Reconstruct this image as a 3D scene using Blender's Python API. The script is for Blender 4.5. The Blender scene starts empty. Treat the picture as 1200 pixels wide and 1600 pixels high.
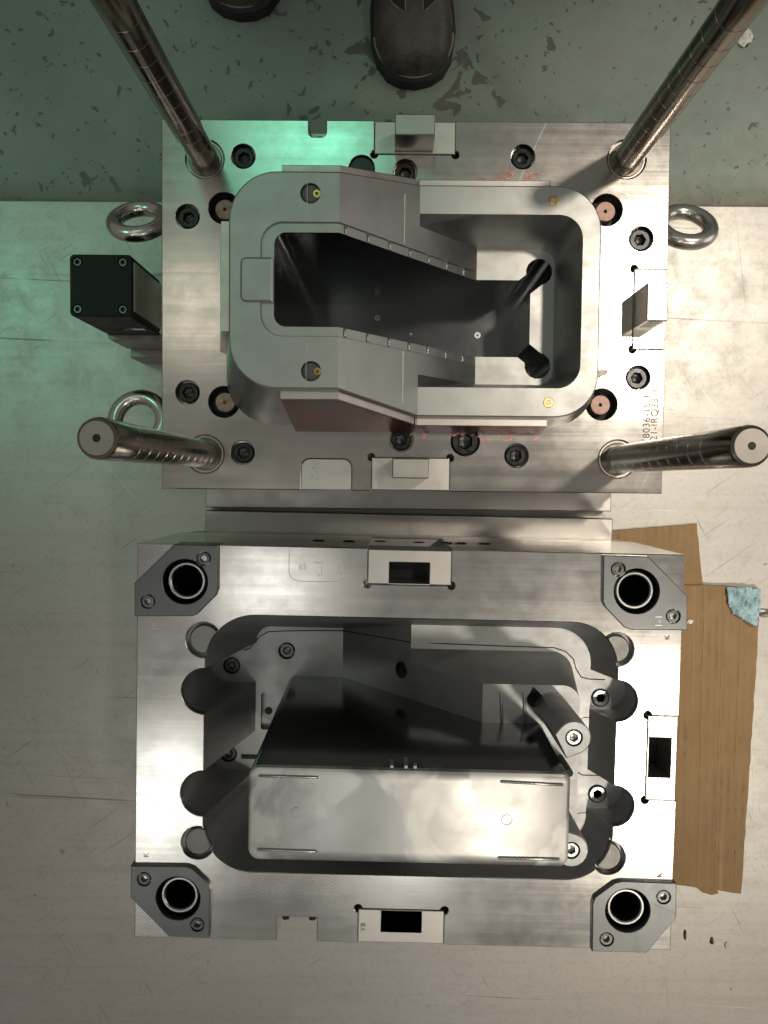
import bpy, bmesh, math, random
from mathutils import Vector, Matrix, noise
from mathutils.geometry import tessellate_polygon
R = math.radians
random.seed(7)
scene = bpy.context.scene
COL = scene.collection

# ------------------------------------------------------------------ camera
CAM_H = 1.091                  # metres above the steel floor plate
F = 1200.0                     # focal length in pixels of the 1200 x 1600 photograph
NX, NY = 609.0, 752.5          # nadir of the photograph
PITCH, ROLL = -math.atan((800 - NY) / F), -math.atan((600 - NX) / F)
CAM_R = Matrix.Rotation(ROLL, 3, 'Y') @ Matrix.Rotation(PITCH, 3, 'X')
cd = bpy.data.cameras.new('camera'); cam = bpy.data.objects.new('camera', cd); COL.objects.link(cam)
cd.sensor_fit = 'VERTICAL'; cd.sensor_height = 24.0; cd.sensor_width = 18.0
cd.lens = 24.0 * F / 1600.0
cd.clip_start = 0.02; cd.clip_end = 100
cam.location = (0, 0, CAM_H); cam.rotation_euler = CAM_R.to_euler()
scene.camera = cam

# ------------------------------------------------------------------ world + lamps
world = bpy.data.worlds.new('World'); scene.world = world; world.use_nodes = True
wb = world.node_tree.nodes['Background']
wb.inputs[0].default_value = (1.0, 0.95, 0.88, 1); wb.inputs[1].default_value = 0.205

def lamp(name, loc, target, watts, color, size, kind='AREA', angle=60, blend=0.8):
    l = bpy.data.lights.new(name, kind); l.energy = watts; l.color = color
    if kind == 'AREA': l.shape = 'DISK'; l.size = size
    else: l.shadow_soft_size = size
    if kind == 'SPOT': l.spot_size = R(angle); l.spot_blend = blend
    o = bpy.data.objects.new(name, l); COL.objects.link(o); o.location = loc
    o.rotation_euler = (Vector(target) - Vector(loc)).to_track_quat('-Z', 'Y').to_euler()
    return o
WARM, COOL, GREEN = (1.0, 0.90, 0.76), (1.0, 0.98, 0.92), (0.24, 1.0, 0.66)
lamp('hall_lamp_key', (1.55, 1.05, 4.0), (0.60, 0.10, 0.0), 410, WARM, 0.13, 'SPOT', 22, 1.0)
lamp('hall_lamp_front', (1.45, -1.60, 3.9), (0.60, -0.40, 0.0), 270, WARM, 0.15, 'SPOT', 32, 1.0)
lamp('hall_lamp_left', (-0.70, -0.62, 3.9), (-0.1, -0.2, 0.2), 3, COOL, 0.5)
lamp('hall_lamp_left_front', (-1.32, -1.85, 3.9), (0, -0.2, 0.2), 6, COOL, 0.6)
lamp('hall_lamp_centre_front', (0.12, -1.95, 3.9), (0, -0.2, 0.2), 4.5, COOL, 0.5)
lamp('hall_lamp_left_back', (-1.15, 1.02, 3.9), (0, 0.1, 0.2), 2.0, WARM, 0.5)
lamp('hall_ceiling', (0.0, 0.0, 5.0), (0, 0, 0), 2, (1.0, 0.95, 0.87), 5.5)
lamp('ramp_fill_lamp', (4.5, 0.25, 1.45), (0, 0.15, 0.25), 30, (1.0, 0.95, 0.86), 3.0)  # unseen broad soft source, added to brighten the sloping ramps
lamp('green_work_lamp', (-0.62, 1.75, 3.2), (-0.42, 0.32, 0.0), 42, GREEN, 0.55, 'SPOT', 18, 1.0)
lamp('green_floor_fill', (-1.75, 0.75, 2.4), (-0.45, 0.30, 0.0), 26, GREEN, 0.25, 'SPOT', 27, 1.0)  # second green source, added to tint the floor on the left

vs = scene.view_settings
vs.view_transform = 'Standard'; vs.look = 'None'; vs.exposure = -0.08; vs.gamma = 1.0
vs.use_curve_mapping = False
scene.render.engine = 'CYCLES'

# ------------------------------------------------------------------ pixel -> place, at a known height
def at(u, v, z):
    d = CAM_R @ Vector(((u - 600) / F, -(v - 800) / F, -1.0))
    t = (CAM_H - z) / -d.z
    return Vector((d.x * t, d.y * t))
UP_C, UP_A = Vector((0.0240, 0.2015)), -0.0102
LO_C, LO_A = Vector((0.0140, -0.2840)), -0.0205
ZU, ZL = 0.196, 0.276
PW, PH = 0.5815, 0.4255
def rot2(v, a): c, s = math.cos(a), math.sin(a); return Vector((c*v.x - s*v.y, s*v.x + c*v.y))
def U(u, v, z=ZU): return rot2(at(u, v, z) - UP_C, -UP_A)
def Lo(u, v, z=ZL): return rot2(at(u, v, z) - LO_C, -LO_A)

# ------------------------------------------------------------------ materials
MATS = {}
def mat_new(name):
    m = bpy.data.materials.new(name); m.use_nodes = True
    nt = m.node_tree; b = nt.nodes['Principled BSDF']; MATS[name] = m
    return m, nt, b
class N:
    def __init__(s, nt): s.nt = nt
    def __call__(s, t, **kw):
        n = s.nt.nodes.new(t)
        for k, v in kw.items():
            if k.startswith('i_'):
                key = k[2:]; key = int(key) if key.isdigit() else key.replace('_', ' ')
                n.inputs[key].default_value = v
            else: setattr(n, k, v)
        return n
    def link(s, a, b): s.nt.links.new(a, b)
    def coord(s, scale=(1, 1, 1), rot=(0, 0, 0), kind='Object'):
        tc = s('ShaderNodeTexCoord'); mp = s('ShaderNodeMapping')
        mp.inputs['Scale'].default_value = scale; mp.inputs['Rotation'].default_value = rot
        if any(rot):
            m0 = s('ShaderNodeMapping'); m0.inputs['Rotation'].default_value = rot; mp.inputs['Rotation'].default_value = (0, 0, 0)
            s.link(tc.outputs[kind], m0.inputs[0]); s.link(m0.outputs[0], mp.inputs[0])
        else: s.link(tc.outputs[kind], mp.inputs[0])
        return mp.outputs[0]
    def noise(s, vec, scale, detail=4, rough=0.6, dist=0.0):
        n = s('ShaderNodeTexNoise'); n.inputs['Scale'].default_value = scale
        n.inputs['Detail'].default_value = detail; n.inputs['Roughness'].default_value = rough
        n.inputs['Distortion'].default_value = dist
        s.link(vec, n.inputs['Vector']); return n.outputs['Fac']
    def ramp(s, fac, stops):
        r = s('ShaderNodeValToRGB'); e = r.color_ramp.elements
        while len(e) < len(stops): e.new(0.5)
        for el, (p, c) in zip(e, stops):
            el.position = p; el.color = c if len(c) == 4 else (*c, 1)
        s.link(fac, r.inputs[0]); return r.outputs[0]
    def mix(s, fac, a, b, mode='MIX'):
        m = s('ShaderNodeMix', data_type='RGBA', blend_type=mode)
        for sock, v in ((m.inputs[0], fac), (m.inputs[6], a), (m.inputs[7], b)):
            if hasattr(v, 'links') or isinstance(v, bpy.types.NodeSocket): s.link(v, sock)
            else: sock.default_value = v if not isinstance(v, tuple) or len(v) == 4 else (*v, 1)
        return m.outputs[2]
    def math(s, op, a, b=0.0):
        m = s('ShaderNodeMath', operation=op)
        for sock, v in ((m.inputs[0], a), (m.inputs[1], b)):
            if isinstance(v, bpy.types.NodeSocket): s.link(v, sock)
            else: sock.default_value = v
        return m.outputs[0]
    def rng(s, v, a, b, c, d):
        m = s('ShaderNodeMapRange'); s.link(v, m.inputs[0])
        for i, x in enumerate((a, b, c, d)): m.inputs[i+1].default_value = x
        return m.outputs[0]
    def bump(s, h, strength, dist, normal=None):
        b = s('ShaderNodeBump'); b.inputs['Strength'].default_value = strength; b.inputs['Distance'].default_value = dist
        s.link(h, b.inputs['Height'])
        if normal: s.link(normal, b.inputs['Normal'])
        return b.outputs[0]
g = lambda v: (v, v, v)

def scratches(n, rot, thr=0.72, sc=9, ln=0.05):
    f = n.noise(n.coord((sc*ln, sc*9, sc), (0, 0, rot)), 4.0, 2, 0.5)
    return n.ramp(f, [(thr, g(0)), (thr + 0.02, g(1))])

def steel(name, base, rough, var=0.10, brush=0.25, smudge=None, mottled=0.0, metallic=1.0, brush_dir=0.0, aniso=0.0, wave=0.0):
    m, nt, b = mat_new(name); n = N(nt)
    c = n.coord()
    big = n.noise(c, 7, 3, 0.55, 0.3); mid = n.noise(c, 38, 5, 0.65); fine = n.noise(c, 420, 2, 0.5)
    col = n.mix(n.rng(big, 0.3, 0.7, 0, 1), tuple(x*0.92 for x in base), tuple(min(1, x*1.05) for x in base))
    col = n.mix(n.math('MULTIPLY', n.ramp(mid, [(0.52, g(0)), (0.72, g(1))]), 0.12 + mottled*0.4), col, tuple(x*0.74 for x in base))
    sc1 = scratches(n, 0.4, 0.74); sc2 = scratches(n, 2.0, 0.75, 7)
    scr = n.math('MAXIMUM', sc1, sc2)
    if smudge:
        col = n.mix(n.math('MULTIPLY', n.ramp(n.noise(c, 11, 4, 0.6, 1.0), [(0.58, g(0)), (0.75, g(1))]), 0.6), col, smudge)
    nt.links.new(col, b.inputs['Base Color'])
    b.inputs['Metallic'].default_value = metallic
    br = n.noise(n.coord((3, 260, 260), (0, 0, brush_dir)), 1.0, 3, 0.6)
    ro = n.math('ADD', n.rng(mid, 0.25, 0.75, rough - var, rough + var), n.rng(big, 0.3, 0.7, -var*0.6, var*0.6))
    ro = n.math('ADD', ro, n.math('MULTIPLY', scr, 0.05))
    br2 = n.noise(n.coord((1.6, 95, 95), (0, 0, brush_dir)), 1.0, 4, 0.65)
    ro = n.math('ADD', ro, n.rng(br2, 0.3, 0.7, -brush*0.09, brush*0.09))
    nt.links.new(ro, b.inputs['Roughness'])
    if aniso:
        b.inputs['Anisotropic'].default_value = aniso
    h = n.math('ADD', n.math('MULTIPLY', br, brush*0.45), n.math('MULTIPLY', fine, 0.008 + mottled*0.03))
    h = n.math('ADD', h, n.math('MULTIPLY', scr, -0.02))
    nn = n.bump(h, 0.28, 0.0006)
    if wave:
        nn = n.bump(n.noise(c, 16, 2, 0.5, 0.4), wave, 0.004, nn)
    nt.links.new(nn, b.inputs['Normal'])
    return m

def plain(name, col, rough=0.5, metallic=0.0, noise_sc=60, var=0.25, bump=0.1, spec=0.5):
    m, nt, b = mat_new(name); n = N(nt); c = n.coord()
    f = n.noise(c, noise_sc, 5, 0.65)
    nt.links.new(n.mix(n.rng(f, 0.3, 0.7, 0, 1), tuple(x*(1-var) for x in col), tuple(min(1, x*(1+var)) for x in col)), b.inputs['Base Color'])
    nt.links.new(n.rng(f, 0.3, 0.7, max(0.05, rough-0.1), rough+0.1), b.inputs['Roughness'])
    b.inputs['Metallic'].default_value = metallic; b.inputs['Specular IOR Level'].default_value = spec
    nt.links.new(n.bump(n.noise(c, noise_sc*6, 3, 0.6), bump, 0.0008), b.inputs['Normal'])
    return m

steel('plate_steel', (0.43, 0.41, 0.38), 0.205, 0.03, 0.30, mottled=0.12, wave=0.025)
steel('lower_plate_steel', (0.46, 0.45, 0.43), 0.205, 0.03, 0.22, mottled=0.08, wave=0.025)
steel('core_steel', (0.40, 0.40, 0.385), 0.46, 0.06, 0.20, mottled=0.25, wave=0.05)
steel('cavity_steel', (0.38, 0.385, 0.38), 0.52, 0.07, 0.20, mottled=0.25, wave=0.06)
steel('block_steel', (0.40, 0.40, 0.385), 0.38, 0.05, 0.10, mottled=0.1, wave=0.16)
steel('pad_steel', (0.22, 0.215, 0.205), 0.48, 0.08, 0.3, mottled=0.8)
steel('polished_shade_wall', (0.17, 0.175, 0.175), 0.17, 0.02, 0.05)  # polished steel, base darkened to paint in shade on deep walls
steel('lock_block_steel', (0.40, 0.385, 0.36), 0.36, 0.06, 0.2, mottled=0.3)
steel('guide_steel', (0.145, 0.149, 0.149), 0.36, 0.06, 0.12, mottled=0.2)
steel('bushing_steel', (0.40, 0.41, 0.40), 0.28, 0.04, 0.03)
steel('pillar_steel', (0.215, 0.19, 0.16), 0.22, 0.06, 0.12, smudge=(0.13, 0.085, 0.06))
steel('pillar_end_steel', (0.36, 0.335, 0.30), 0.55, 0.05, 0.1)
steel('lock_steel', (0.50, 0.48, 0.45), 0.36, 0.07, 0.2, mottled=0.3)
steel('wear_steel', (0.50, 0.46, 0.43), 0.40, 0.08, 0.3, smudge=(0.33, 0.20, 0.17))
steel('eye_steel', (0.55, 0.53, 0.49), 0.24, 0.06, 0.05, mottled=0.5)
steel('clamp_steel', (0.40, 0.38, 0.355), 0.36, 0.08, 0.3, mottled=0.3)
plain('black_oxide', (0.035, 0.035, 0.036), 0.30, 0.85, 90, 0.3)
plain('black_hole', (0.008, 0.008, 0.008), 0.6, 0.0)
plain('screw_grey', (0.12, 0.12, 0.118), 0.32, 0.9, 90, 0.4)
plain('screw_bright', (0.30, 0.30, 0.295), 0.28, 0.95, 90, 0.4)
plain('pin_rust', (0.30, 0.20, 0.165), 0.45, 0.7, 130, 0.5, 0.3)
plain('brass', (0.62, 0.42, 0.14), 0.28, 1.0, 90, 0.25)
plain('seal_grey', (0.13, 0.13, 0.125), 0.6, 0.4, 900, 0.5, 0.6)
plain('groove', (0.05, 0.05, 0.048), 0.6, 0.4)
plain('engraving', (0.05, 0.045, 0.04), 0.6, 0.5)
plain('pale_engraving', (0.62, 0.61, 0.58), 0.45, 0.8)
plain('black_paint', (0.006, 0.006, 0.006), 0.5, 0.0, 70, 0.4, 0.15, 0.2)
steel('brightened_panel', (0.60, 0.57, 0.53), 0.48, 0.06, 0.3)  # base brightened to stand in for light on the motor's side face
plain('anodised', (0.26, 0.245, 0.22), 0.42, 0.7, 60, 0.3)
plain('label_white', (0.80, 0.77, 0.70), 0.6)
plain('label_red', (0.30, 0.07, 0.05), 0.6)
plain('tape_blue', (0.30, 0.44, 0.48), 0.40, 0.0, 45, 0.35, 0.4)
plain('boot_leather', (0.050, 0.042, 0.031), 0.48, 0.0, 34, 0.6, 1.0)
plain('boot_panel', (0.014, 0.015, 0.014), 0.8, 0.0, 700, 0.6, 0.8)
plain('boot_sole', (0.012, 0.012, 0.012), 0.7, 0.0, 60, 0.4, 0.3)
plain('boot_thread', (0.19, 0.165, 0.12), 0.7)
plain('trouser', (0.03, 0.03, 0.032), 0.9, 0.0, 200, 0.4, 0.5)
plain('red_dye', (0.36, 0.17, 0.145), 0.40, 0.6, 200, 0.5)
plain('card_crease', (0.36, 0.245, 0.125), 0.8)
plain('debris', (0.55, 0.53, 0.48), 0.8, 0.0, 200, 0.4, 0.6)

def make_wear_side():                     # sides of the wear plates, smeared with red marking dye
    m, nt, b = mat_new('wear_side'); n = N(nt); c = n.coord()
    f = n.ramp(n.noise(c, 22, 5, 0.65, 0.6), [(0.42, g(0)), (0.62, g(1))])
    col = n.mix(n.math('MULTIPLY', f, 0.85), (0.10, 0.085, 0.078), (0.17, 0.022, 0.018))
    nt.links.new(col, b.inputs['Base Color']); b.inputs['Metallic'].default_value = 0.75; b.inputs['Roughness'].default_value = 0.36
make_wear_side()

def make_green_floor():
    m, nt, b = mat_new('green_floor'); n = N(nt)
    c = n.coord(); warp = n.noise(c, 5, 2)
    base = n.mix(n.rng(n.noise(c, 3.5, 4, 0.6), 0.3, 0.7, 0, 1), (0.135, 0.180, 0.148), (0.225, 0.275, 0.228))
    base = n.mix(n.math('MULTIPLY', n.ramp(n.noise(c, 14, 5, 0.7), [(0.5, g(0)), (0.75, g(1))]), 0.5), base, (0.13, 0.13, 0.105))
    a = n.noise(c, 27, 3, 0.55, 0.6); dens = n.noise(c, 2.6, 2, 0.5)
    chip = n.ramp(n.math('ADD', a, n.math('MULTIPLY', n.math('SUBTRACT', dens, 0.5), 0.55)), [(0.615, g(0)), (0.630, g(1))])
    a2 = n.noise(n.coord((1, 1, 1), (0, 0, 0.7)), 95, 2, 0.5)
    chip2 = n.ramp(a2, [(0.672, g(0)), (0.688, g(1))])
    ch = n.math('MAXIMUM', chip, chip2)
    tone = n.mix(n.noise(c, 55, 3), (0.055, 0.06, 0.052), (0.12, 0.125, 0.11))
    sx = n('ShaderNodeSeparateXYZ'); n.link(c, sx.inputs[0])
    edge = n.rng(n.math('ADD', sx.outputs[1], n.math('MULTIPLY', n.noise(c, 22, 4, 0.7), 0.04)), 0.405, 0.455, 1.0, 0.0)
    base = n.mix(n.math('MULTIPLY', edge, 0.8), base, (0.115, 0.09, 0.06))
    wear = n.ramp(n.noise(n.coord((1, 3.5, 1), (0, 0, 0.3)), 6, 5, 0.75, 0.5), [(0.52, g(0)), (0.66, g(1))])
    base = n.mix(n.math('MULTIPLY', wear, 0.45), base, (0.20, 0.20, 0.17))
    nt.links.new(n.mix(ch, base, tone), b.inputs['Base Color'])
    nt.links.new(n.rng(n.noise(c, 26, 4), 0.3, 0.7, 0.42, 0.66), b.inputs['Roughness'])
    nn = n.bump(ch, -0.6, 0.0012); nn = n.bump(n.noise(c, 120, 4, 0.7), 0.2, 0.001, nn)
    nt.links.new(nn, b.inputs['Normal'])
make_green_floor()

def make_floor_steel():
    m, nt, b = mat_new('floor_steel'); n = N(nt)
    c = n.coord()
    big = n.noise(c, 2.4, 3, 0.55, 0.4); mid = n.noise(c, 24, 6, 0.75, 0.3); grit = n.noise(c, 150, 5, 0.75)
    col = n.mix(n.rng(big, 0.3, 0.7, 0, 1), (0.39, 0.372, 0.34), (0.455, 0.437, 0.405))
    col = n.mix(n.math('MULTIPLY', n.ramp(mid, [(0.52, g(0)), (0.70, g(1))]), 0.28), col, (0.28, 0.26, 0.225))
    col = n.mix(n.math('MULTIPLY', n.ramp(grit, [(0.50, g(0)), (0.68, g(1))]), 0.34), col, (0.25, 0.23, 0.20))
    rolled = n.noise(n.coord((2.2, 70, 1)), 1.0, 5, 0.7)
    col = n.mix(n.math('MULTIPLY', n.ramp(rolled, [(0.48, g(0)), (0.66, g(1))]), 0.25), col, (0.29, 0.27, 0.24))
    spots = n.ramp(n.noise(c, 85, 4, 0.65, 0.9), [(0.695, g(0)), (0.72, g(1))])
    msk = n.ramp(n.noise(c, 5, 3), [(0.44, g(0)), (0.60, g(1))])
    col = n.mix(n.math('MULTIPLY', n.math('MULTIPLY', spots, msk), 0.85), col, (0.09, 0.08, 0.07))
    big_sp = n.ramp(n.noise(c, 21, 4, 0.6, 0.6), [(0.715, g(0)), (0.735, g(1))])
    col = n.mix(n.math('MULTIPLY', big_sp, 0.6), col, (0.17, 0.155, 0.13))
    s1 = scratches(n, 0.05, 0.70, 5, 0.06); s2 = scratches(n, 1.45, 0.71, 4, 0.05); s3 = scratches(n, 0.9, 0.71, 8, 0.07); s4 = n.math('MAXIMUM', scratches(n, -0.6, 0.69, 11, 0.16), scratches(n, 1.1, 0.69, 13, 0.18))
    brk = n.ramp(n.noise(c, 6, 3), [(0.46, g(0)), (0.56, g(1))])
    col = n.mix(n.math('MULTIPLY', n.math('MULTIPLY', n.math('MAXIMUM', s1, s4), brk), 0.75), col, (0.15, 0.14, 0.12))
    col = n.mix(n.math('MULTIPLY', n.math('MULTIPLY', n.math('MAXIMUM', s2, s3), brk), 0.5), col, (0.58, 0.56, 0.52))
    nt.links.new(col, b.inputs['Base Color'])
    b.inputs['Metallic'].default_value = 0.45
    nt.links.new(n.rng(mid, 0.25, 0.75, 0.32, 0.50), b.inputs['Roughness'])
    h = n.math('ADD', n.math('MULTIPLY', grit, 0.35), n.math('MULTIPLY', n.math('MAXIMUM', s1, s2), -0.5))
    nn = n.bump(h, 0.30, 0.0008); nt.links.new(nn, b.inputs['Normal'])
make_floor_steel()

def make_cardboard():
    m, nt, b = mat_new('cardboard'); n = N(nt); c = n.coord()
    col = n.mix(n.rng(n.noise(c, 9, 4, 0.65), 0.3, 0.7, 0, 1), (0.22, 0.133, 0.055), (0.30, 0.19, 0.085))
    lines = n.noise(n.coord((90, 0.9, 1)), 1.0, 3, 0.6)
    fl = n('ShaderNodeTexWave', wave_type='BANDS', bands_direction='X', i_Scale=30.0, i_Distortion=0.6, i_Detail=2.0)
    n.link(n.coord((1, 0.03, 1)), fl.inputs['Vector'])
    dirt = n.ramp(n.noise(n.coord((1.3, 0.8, 1)), 11, 6, 0.75, 0.3), [(0.47, g(0)), (0.64, g(1))])
    wob = n.math('MULTIPLY', fl.outputs['Fac'], n.rng(n.noise(c, 70, 4, 0.7), 0.35, 0.65, 0.2, 1.0))
    col = n.mix(n.math('MULTIPLY', n.math('MULTIPLY', wob, dirt), 0.85), col, (0.10, 0.065, 0.035))
    col = n.mix(n.math('MULTIPLY', n.ramp(n.noise(c, 5, 4, 0.7), [(0.5, g(0)), (0.68, g(1))]), 0.35), col, (0.19, 0.125, 0.06))
    col = n.mix(n.math('MULTIPLY', n.ramp(lines, [(0.60, g(0)), (0.70, g(1))]), 0.30), col, (0.44, 0.30, 0.155))
    nt.links.new(col, b.inputs['Base Color']); b.inputs['Roughness'].default_value = 0.75
    nt.links.new(n.bump(n.math('ADD', fl.outputs['Fac'], n.noise(c, 160, 3)), 0.22, 0.0012), b.inputs['Normal'])
make_cardboard()

# grease film on the core block: rougher, paler smears with their own outline
def make_grease_block():
    m = MATS['block_steel']; nt = m.node_tree; n = N(nt); b = nt.nodes['Principled BSDF']; c = n.coord()
    f = n.ramp(n.noise(n.coord((1, 1, 0.2), (0, 0, 0.5)), 13, 3, 0.5, 0.8), [(0.47, g(0)), (0.55, g(1))])
    old = b.inputs['Base Color'].links[0].from_socket; oldr = b.inputs['Roughness'].links[0].from_socket
    nt.links.new(n.mix(n.math('MULTIPLY', f, 0.6), old, (0.80, 0.80, 0.76)), b.inputs['Base Color'])
    nt.links.new(n.math('ADD', oldr, n.math('MULTIPLY', f, 0.12)), b.inputs['Roughness'])
make_grease_block()

# ------------------------------------------------------------------ mesh helpers
def link(name, me, mat, parent=None, loc=(0, 0, 0), rot=(0, 0, 0), sharp=32):
    if mat and not me.materials: me.materials.append(MATS[mat])
    o = bpy.data.objects.new(name, me); COL.objects.link(o)
    o.location = loc; o.rotation_euler = rot
    if parent: o.parent = parent
    return o
def finish(bm, name, sharp=32, merge=1e-5):
    bmesh.ops.remove_doubles(bm, verts=bm.verts, dist=merge)
    bmesh.ops.dissolve_degenerate(bm, dist=1e-6, edges=bm.edges)
    bmesh.ops.recalc_face_normals(bm, faces=bm.faces)
    me = bpy.data.meshes.new(name); bm.to_mesh(me); bm.free()
    me.shade_smooth(); me.set_sharp_from_angle(angle=R(sharp))
    return me
def tag(o, label, cat, group=None):
    o['label'] = label; o['category'] = cat
    if group: o['group'] = group
    return o
def empty(name, loc, rz=0):
    o = bpy.data.objects.new(name, None); COL.objects.link(o); o.location = loc; o.rotation_euler = (0, 0, rz)
    o.empty_display_size = 0.05; return o
def area2(p): return sum(p[i][0]*p[(i+1) % len(p)][1] - p[(i+1) % len(p)][0]*p[i][1] for i in range(len(p)))
def ccw(p): return list(p) if area2(p) > 0 else list(reversed(p))
def offset(p, d):                       # CCW loop: positive d moves to the left (inward)
    out = []; n = len(p)
    for i in range(n):
        a, b, c = Vector(p[i-1][:2]), Vector(p[i][:2]), Vector(p[(i+1) % n][:2])
        e1 = b - a; e2 = c - b
        if e1.length < 1e-9 or e2.length < 1e-9: out.append(tuple(b)); continue
        n1 = Vector((-e1.y, e1.x)).normalized(); n2 = Vector((-e2.y, e2.x)).normalized()
        k = n1 + n2; s = max(0.35, 1 + n1.dot(n2))
        v = b + k * (d / s); out.append((v.x, v.y))
    return out
def circle(x, y, r, n=32, a0=0): return [(x + r*math.cos(a0 + 2*math.pi*i/n), y + r*math.sin(a0 + 2*math.pi*i/n)) for i in range(n)]
def rrect(x0, y0, x1, y1, r=0.0, n=6, corners=(1, 1, 1, 1)):   # BL BR TR TL
    pts = []
    for (cx, cy, a, on) in ((x0, y0, 180, corners[0]), (x1, y0, 270, corners[1]), (x1, y1, 0, corners[2]), (x0, y1, 90, corners[3])):
        if not on or r <= 0: pts.append((cx, cy)); continue
        ox = cx + (r if cx == x0 else -r); oy = cy + (r if cy == y0 else -r)
        for i in range(n + 1):
            t = R(a + 90*i/n); pts.append((ox + r*math.cos(t), oy + r*math.sin(t)))
    return pts

def prism(name, outer, z0, z1, mat, parent=None, holes=(), ch=0.0005, sharp=32, loc=(0, 0, 0), rot=(0, 0, 0), ch_list=None):
    """plate with a chamfered upper edge; holes = [(loop, depth, chamfer)]: blind holes with floors"""
    bm = bmesh.new(); outer = ccw(outer)
    def ring(loop, z): return [bm.verts.new((p[0], p[1], z)) for p in loop]
    def strip(a, b):
        n = len(a)
        for i in range(n):
            j = (i+1) % n
            try: bm.faces.new((a[i], a[j], b[j], b[i]))
            except ValueError: pass
    oi = offset(outer, ch) if ch else outer
    loops = [oi]; rings = []; thru = []
    base = ring(outer, z0); mid = ring(outer, z1 - ch) if ch else None
    top = ring(oi, z1)
    if ch: strip(base, mid); strip(mid, top)
    else: strip(base, top)
    rings.append(top)
    for h in holes:
        loop, depth = ccw(h[0]), h[1] or (z1 - z0); hc = h[2] if len(h) > 2 else ch
        lo = offset(loop, -hc) if hc else loop
        t = ring(lo, z1); loops.append(lo); rings.append(t)
        if hc: m_ = ring(loop, z1 - hc); strip(t, m_)
        else: m_ = t
        f_ = ring(loop, z1 - depth); strip(m_, f_)
        if not h[1]: thru.append((loop, f_)); continue
        for tri in tessellate_polygon([[Vector((p[0], p[1], 0)) for p in loop]]):
            try: bm.faces.new([f_[i] for i in tri])
            except ValueError: pass
    flat = [v for r_ in rings for v in r_]
    for tri in tessellate_polygon([[Vector((p[0], p[1], 0)) for p in l] for l in loops]):
        try: bm.faces.new([flat[i] for i in tri])
        except ValueError: pass
    bflat = base + [v for _, r_ in thru for v in r_]
    for tri in tessellate_polygon([[Vector((p[0], p[1], 0)) for p in l] for l in [outer] + [t_[0] for t_ in thru]]):
        try: bm.faces.new([bflat[i] for i in tri])
        except ValueError: pass
    return link(name, finish(bm, name, sharp), mat, parent, loc, rot)

def lathe_mesh(name, prof, n=40, sharp=32, cap=True):
    bm = bmesh.new(); rs = []
    for r, z in prof:
        if r < 1e-6: rs.append([bm.verts.new((0, 0, z))])
        else: rs.append([bm.verts.new((r*math.cos(2*math.pi*i/n), r*math.sin(2*math.pi*i/n), z)) for i in range(n)])
    for a, b in zip(rs, rs[1:]):
        for i in range(n):
            j = (i+1) % n
            if len(a) == 1 and len(b) == 1: continue
            if len(a) == 1: bm.faces.new((a[0], b[i], b[j]))
            elif len(b) == 1: bm.faces.new((a[i], a[j], b[0]))
            else: bm.faces.new((a[i], a[j], b[j], b[i]))
    return finish(bm, name, sharp)
def tube_mesh(name, pts, r, n=10, closed=False, sharp=60):
    bm = bmesh.new(); pts = [Vector(p) for p in pts]; rs = []
    rad = r if hasattr(r, '__len__') else [r]*len(pts)
    for i, p in enumerate(pts):
        if closed: t = pts[(i+1) % len(pts)] - pts[i-1]
        else: t = pts[min(i+1, len(pts)-1)] - pts[max(i-1, 0)]
        q = t.to_track_quat('Z', 'Y')
        rs.append([bm.verts.new(p + q @ Vector((rad[i]*math.cos(2*math.pi*k/n), rad[i]*math.sin(2*math.pi*k/n), 0))) for k in range(n)])
    m = len(rs)
    for i in range(m if closed else m-1):
        a, b = rs[i], rs[(i+1) % m]
        for k in range(n): bm.faces.new((a[k], a[(k+1) % n], b[(k+1) % n], b[k]))
    if not closed: bm.faces.new(rs[0][::-1]); bm.faces.new(rs[-1])
    return finish(bm, name, sharp)
def box(name, x0, y0, z0, x1, y1, z1, mat, parent=None, ch=0.0006, r=0.0, loc=(0, 0, 0), rot=(0, 0, 0)):
    return prism(name, rrect(min(x0, x1), min(y0, y1), max(x0, x1), max(y0, y1), r), z0, z1, mat, parent, (), ch, loc=loc, rot=rot)
def line_strip(name, pts, w, lift, mat, parent):       # narrow joint line lying on a surface, pts are 3-D
    return link(name, tube_mesh(name, [(p[0], p[1], p[2] + lift) for p in pts], w/2, 6), mat, parent)

SCREWS = {}
def screw_mesh(rh, mat_key):
    k = round(rh*1e5)
    if (k, mat_key) in SCREWS: return SCREWS[(k, mat_key)]
    bm = bmesh.new(); n = 36; hx = rh*0.52
    def ring(r, z, hexa=False):
        out = []
        for i in range(n):
            a = 2*math.pi*i/n
            rr = r
            if hexa: rr = r*math.cos(math.pi/6)/math.cos((a % (math.pi/3)) - math.pi/6)
            out.append(bm.verts.new((rr*math.cos(a), rr*math.sin(a), z)))
        return out
    L = [ring(rh*0.98, -rh*1.2), ring(rh, -rh*0.14), ring(rh*0.90, 0), ring(hx*1.16, 0, True), ring(hx, -rh*0.10, True), ring(hx, -rh*0.62, True)]
    for a, b in zip(L, L[1:]):
        for i in range(n): bm.faces.new((a[i], a[(i+1) % n], b[(i+1) % n], b[i]))
    c = bm.verts.new((0, 0, -rh*0.80))
    for i in range(n): bm.faces.new((L[-1][i], L[-1][(i+1) % n], c))
    me = finish(bm, 'cap_screw', 28); me.materials.append(MATS[mat_key]); SCREWS[(k, mat_key)] = me
    return me
def screw(x, y, z, rh, parent, mat='black_oxide', rot=None, label=None):
    o = link('cap_screw', screw_mesh(rh, mat), None, parent, (x, y, z), (random.uniform(-.03, .03), random.uniform(-.03, .03), random.uniform(0, 1)) if rot is None else rot)
    if label: o['label'] = label
    return o
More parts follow.
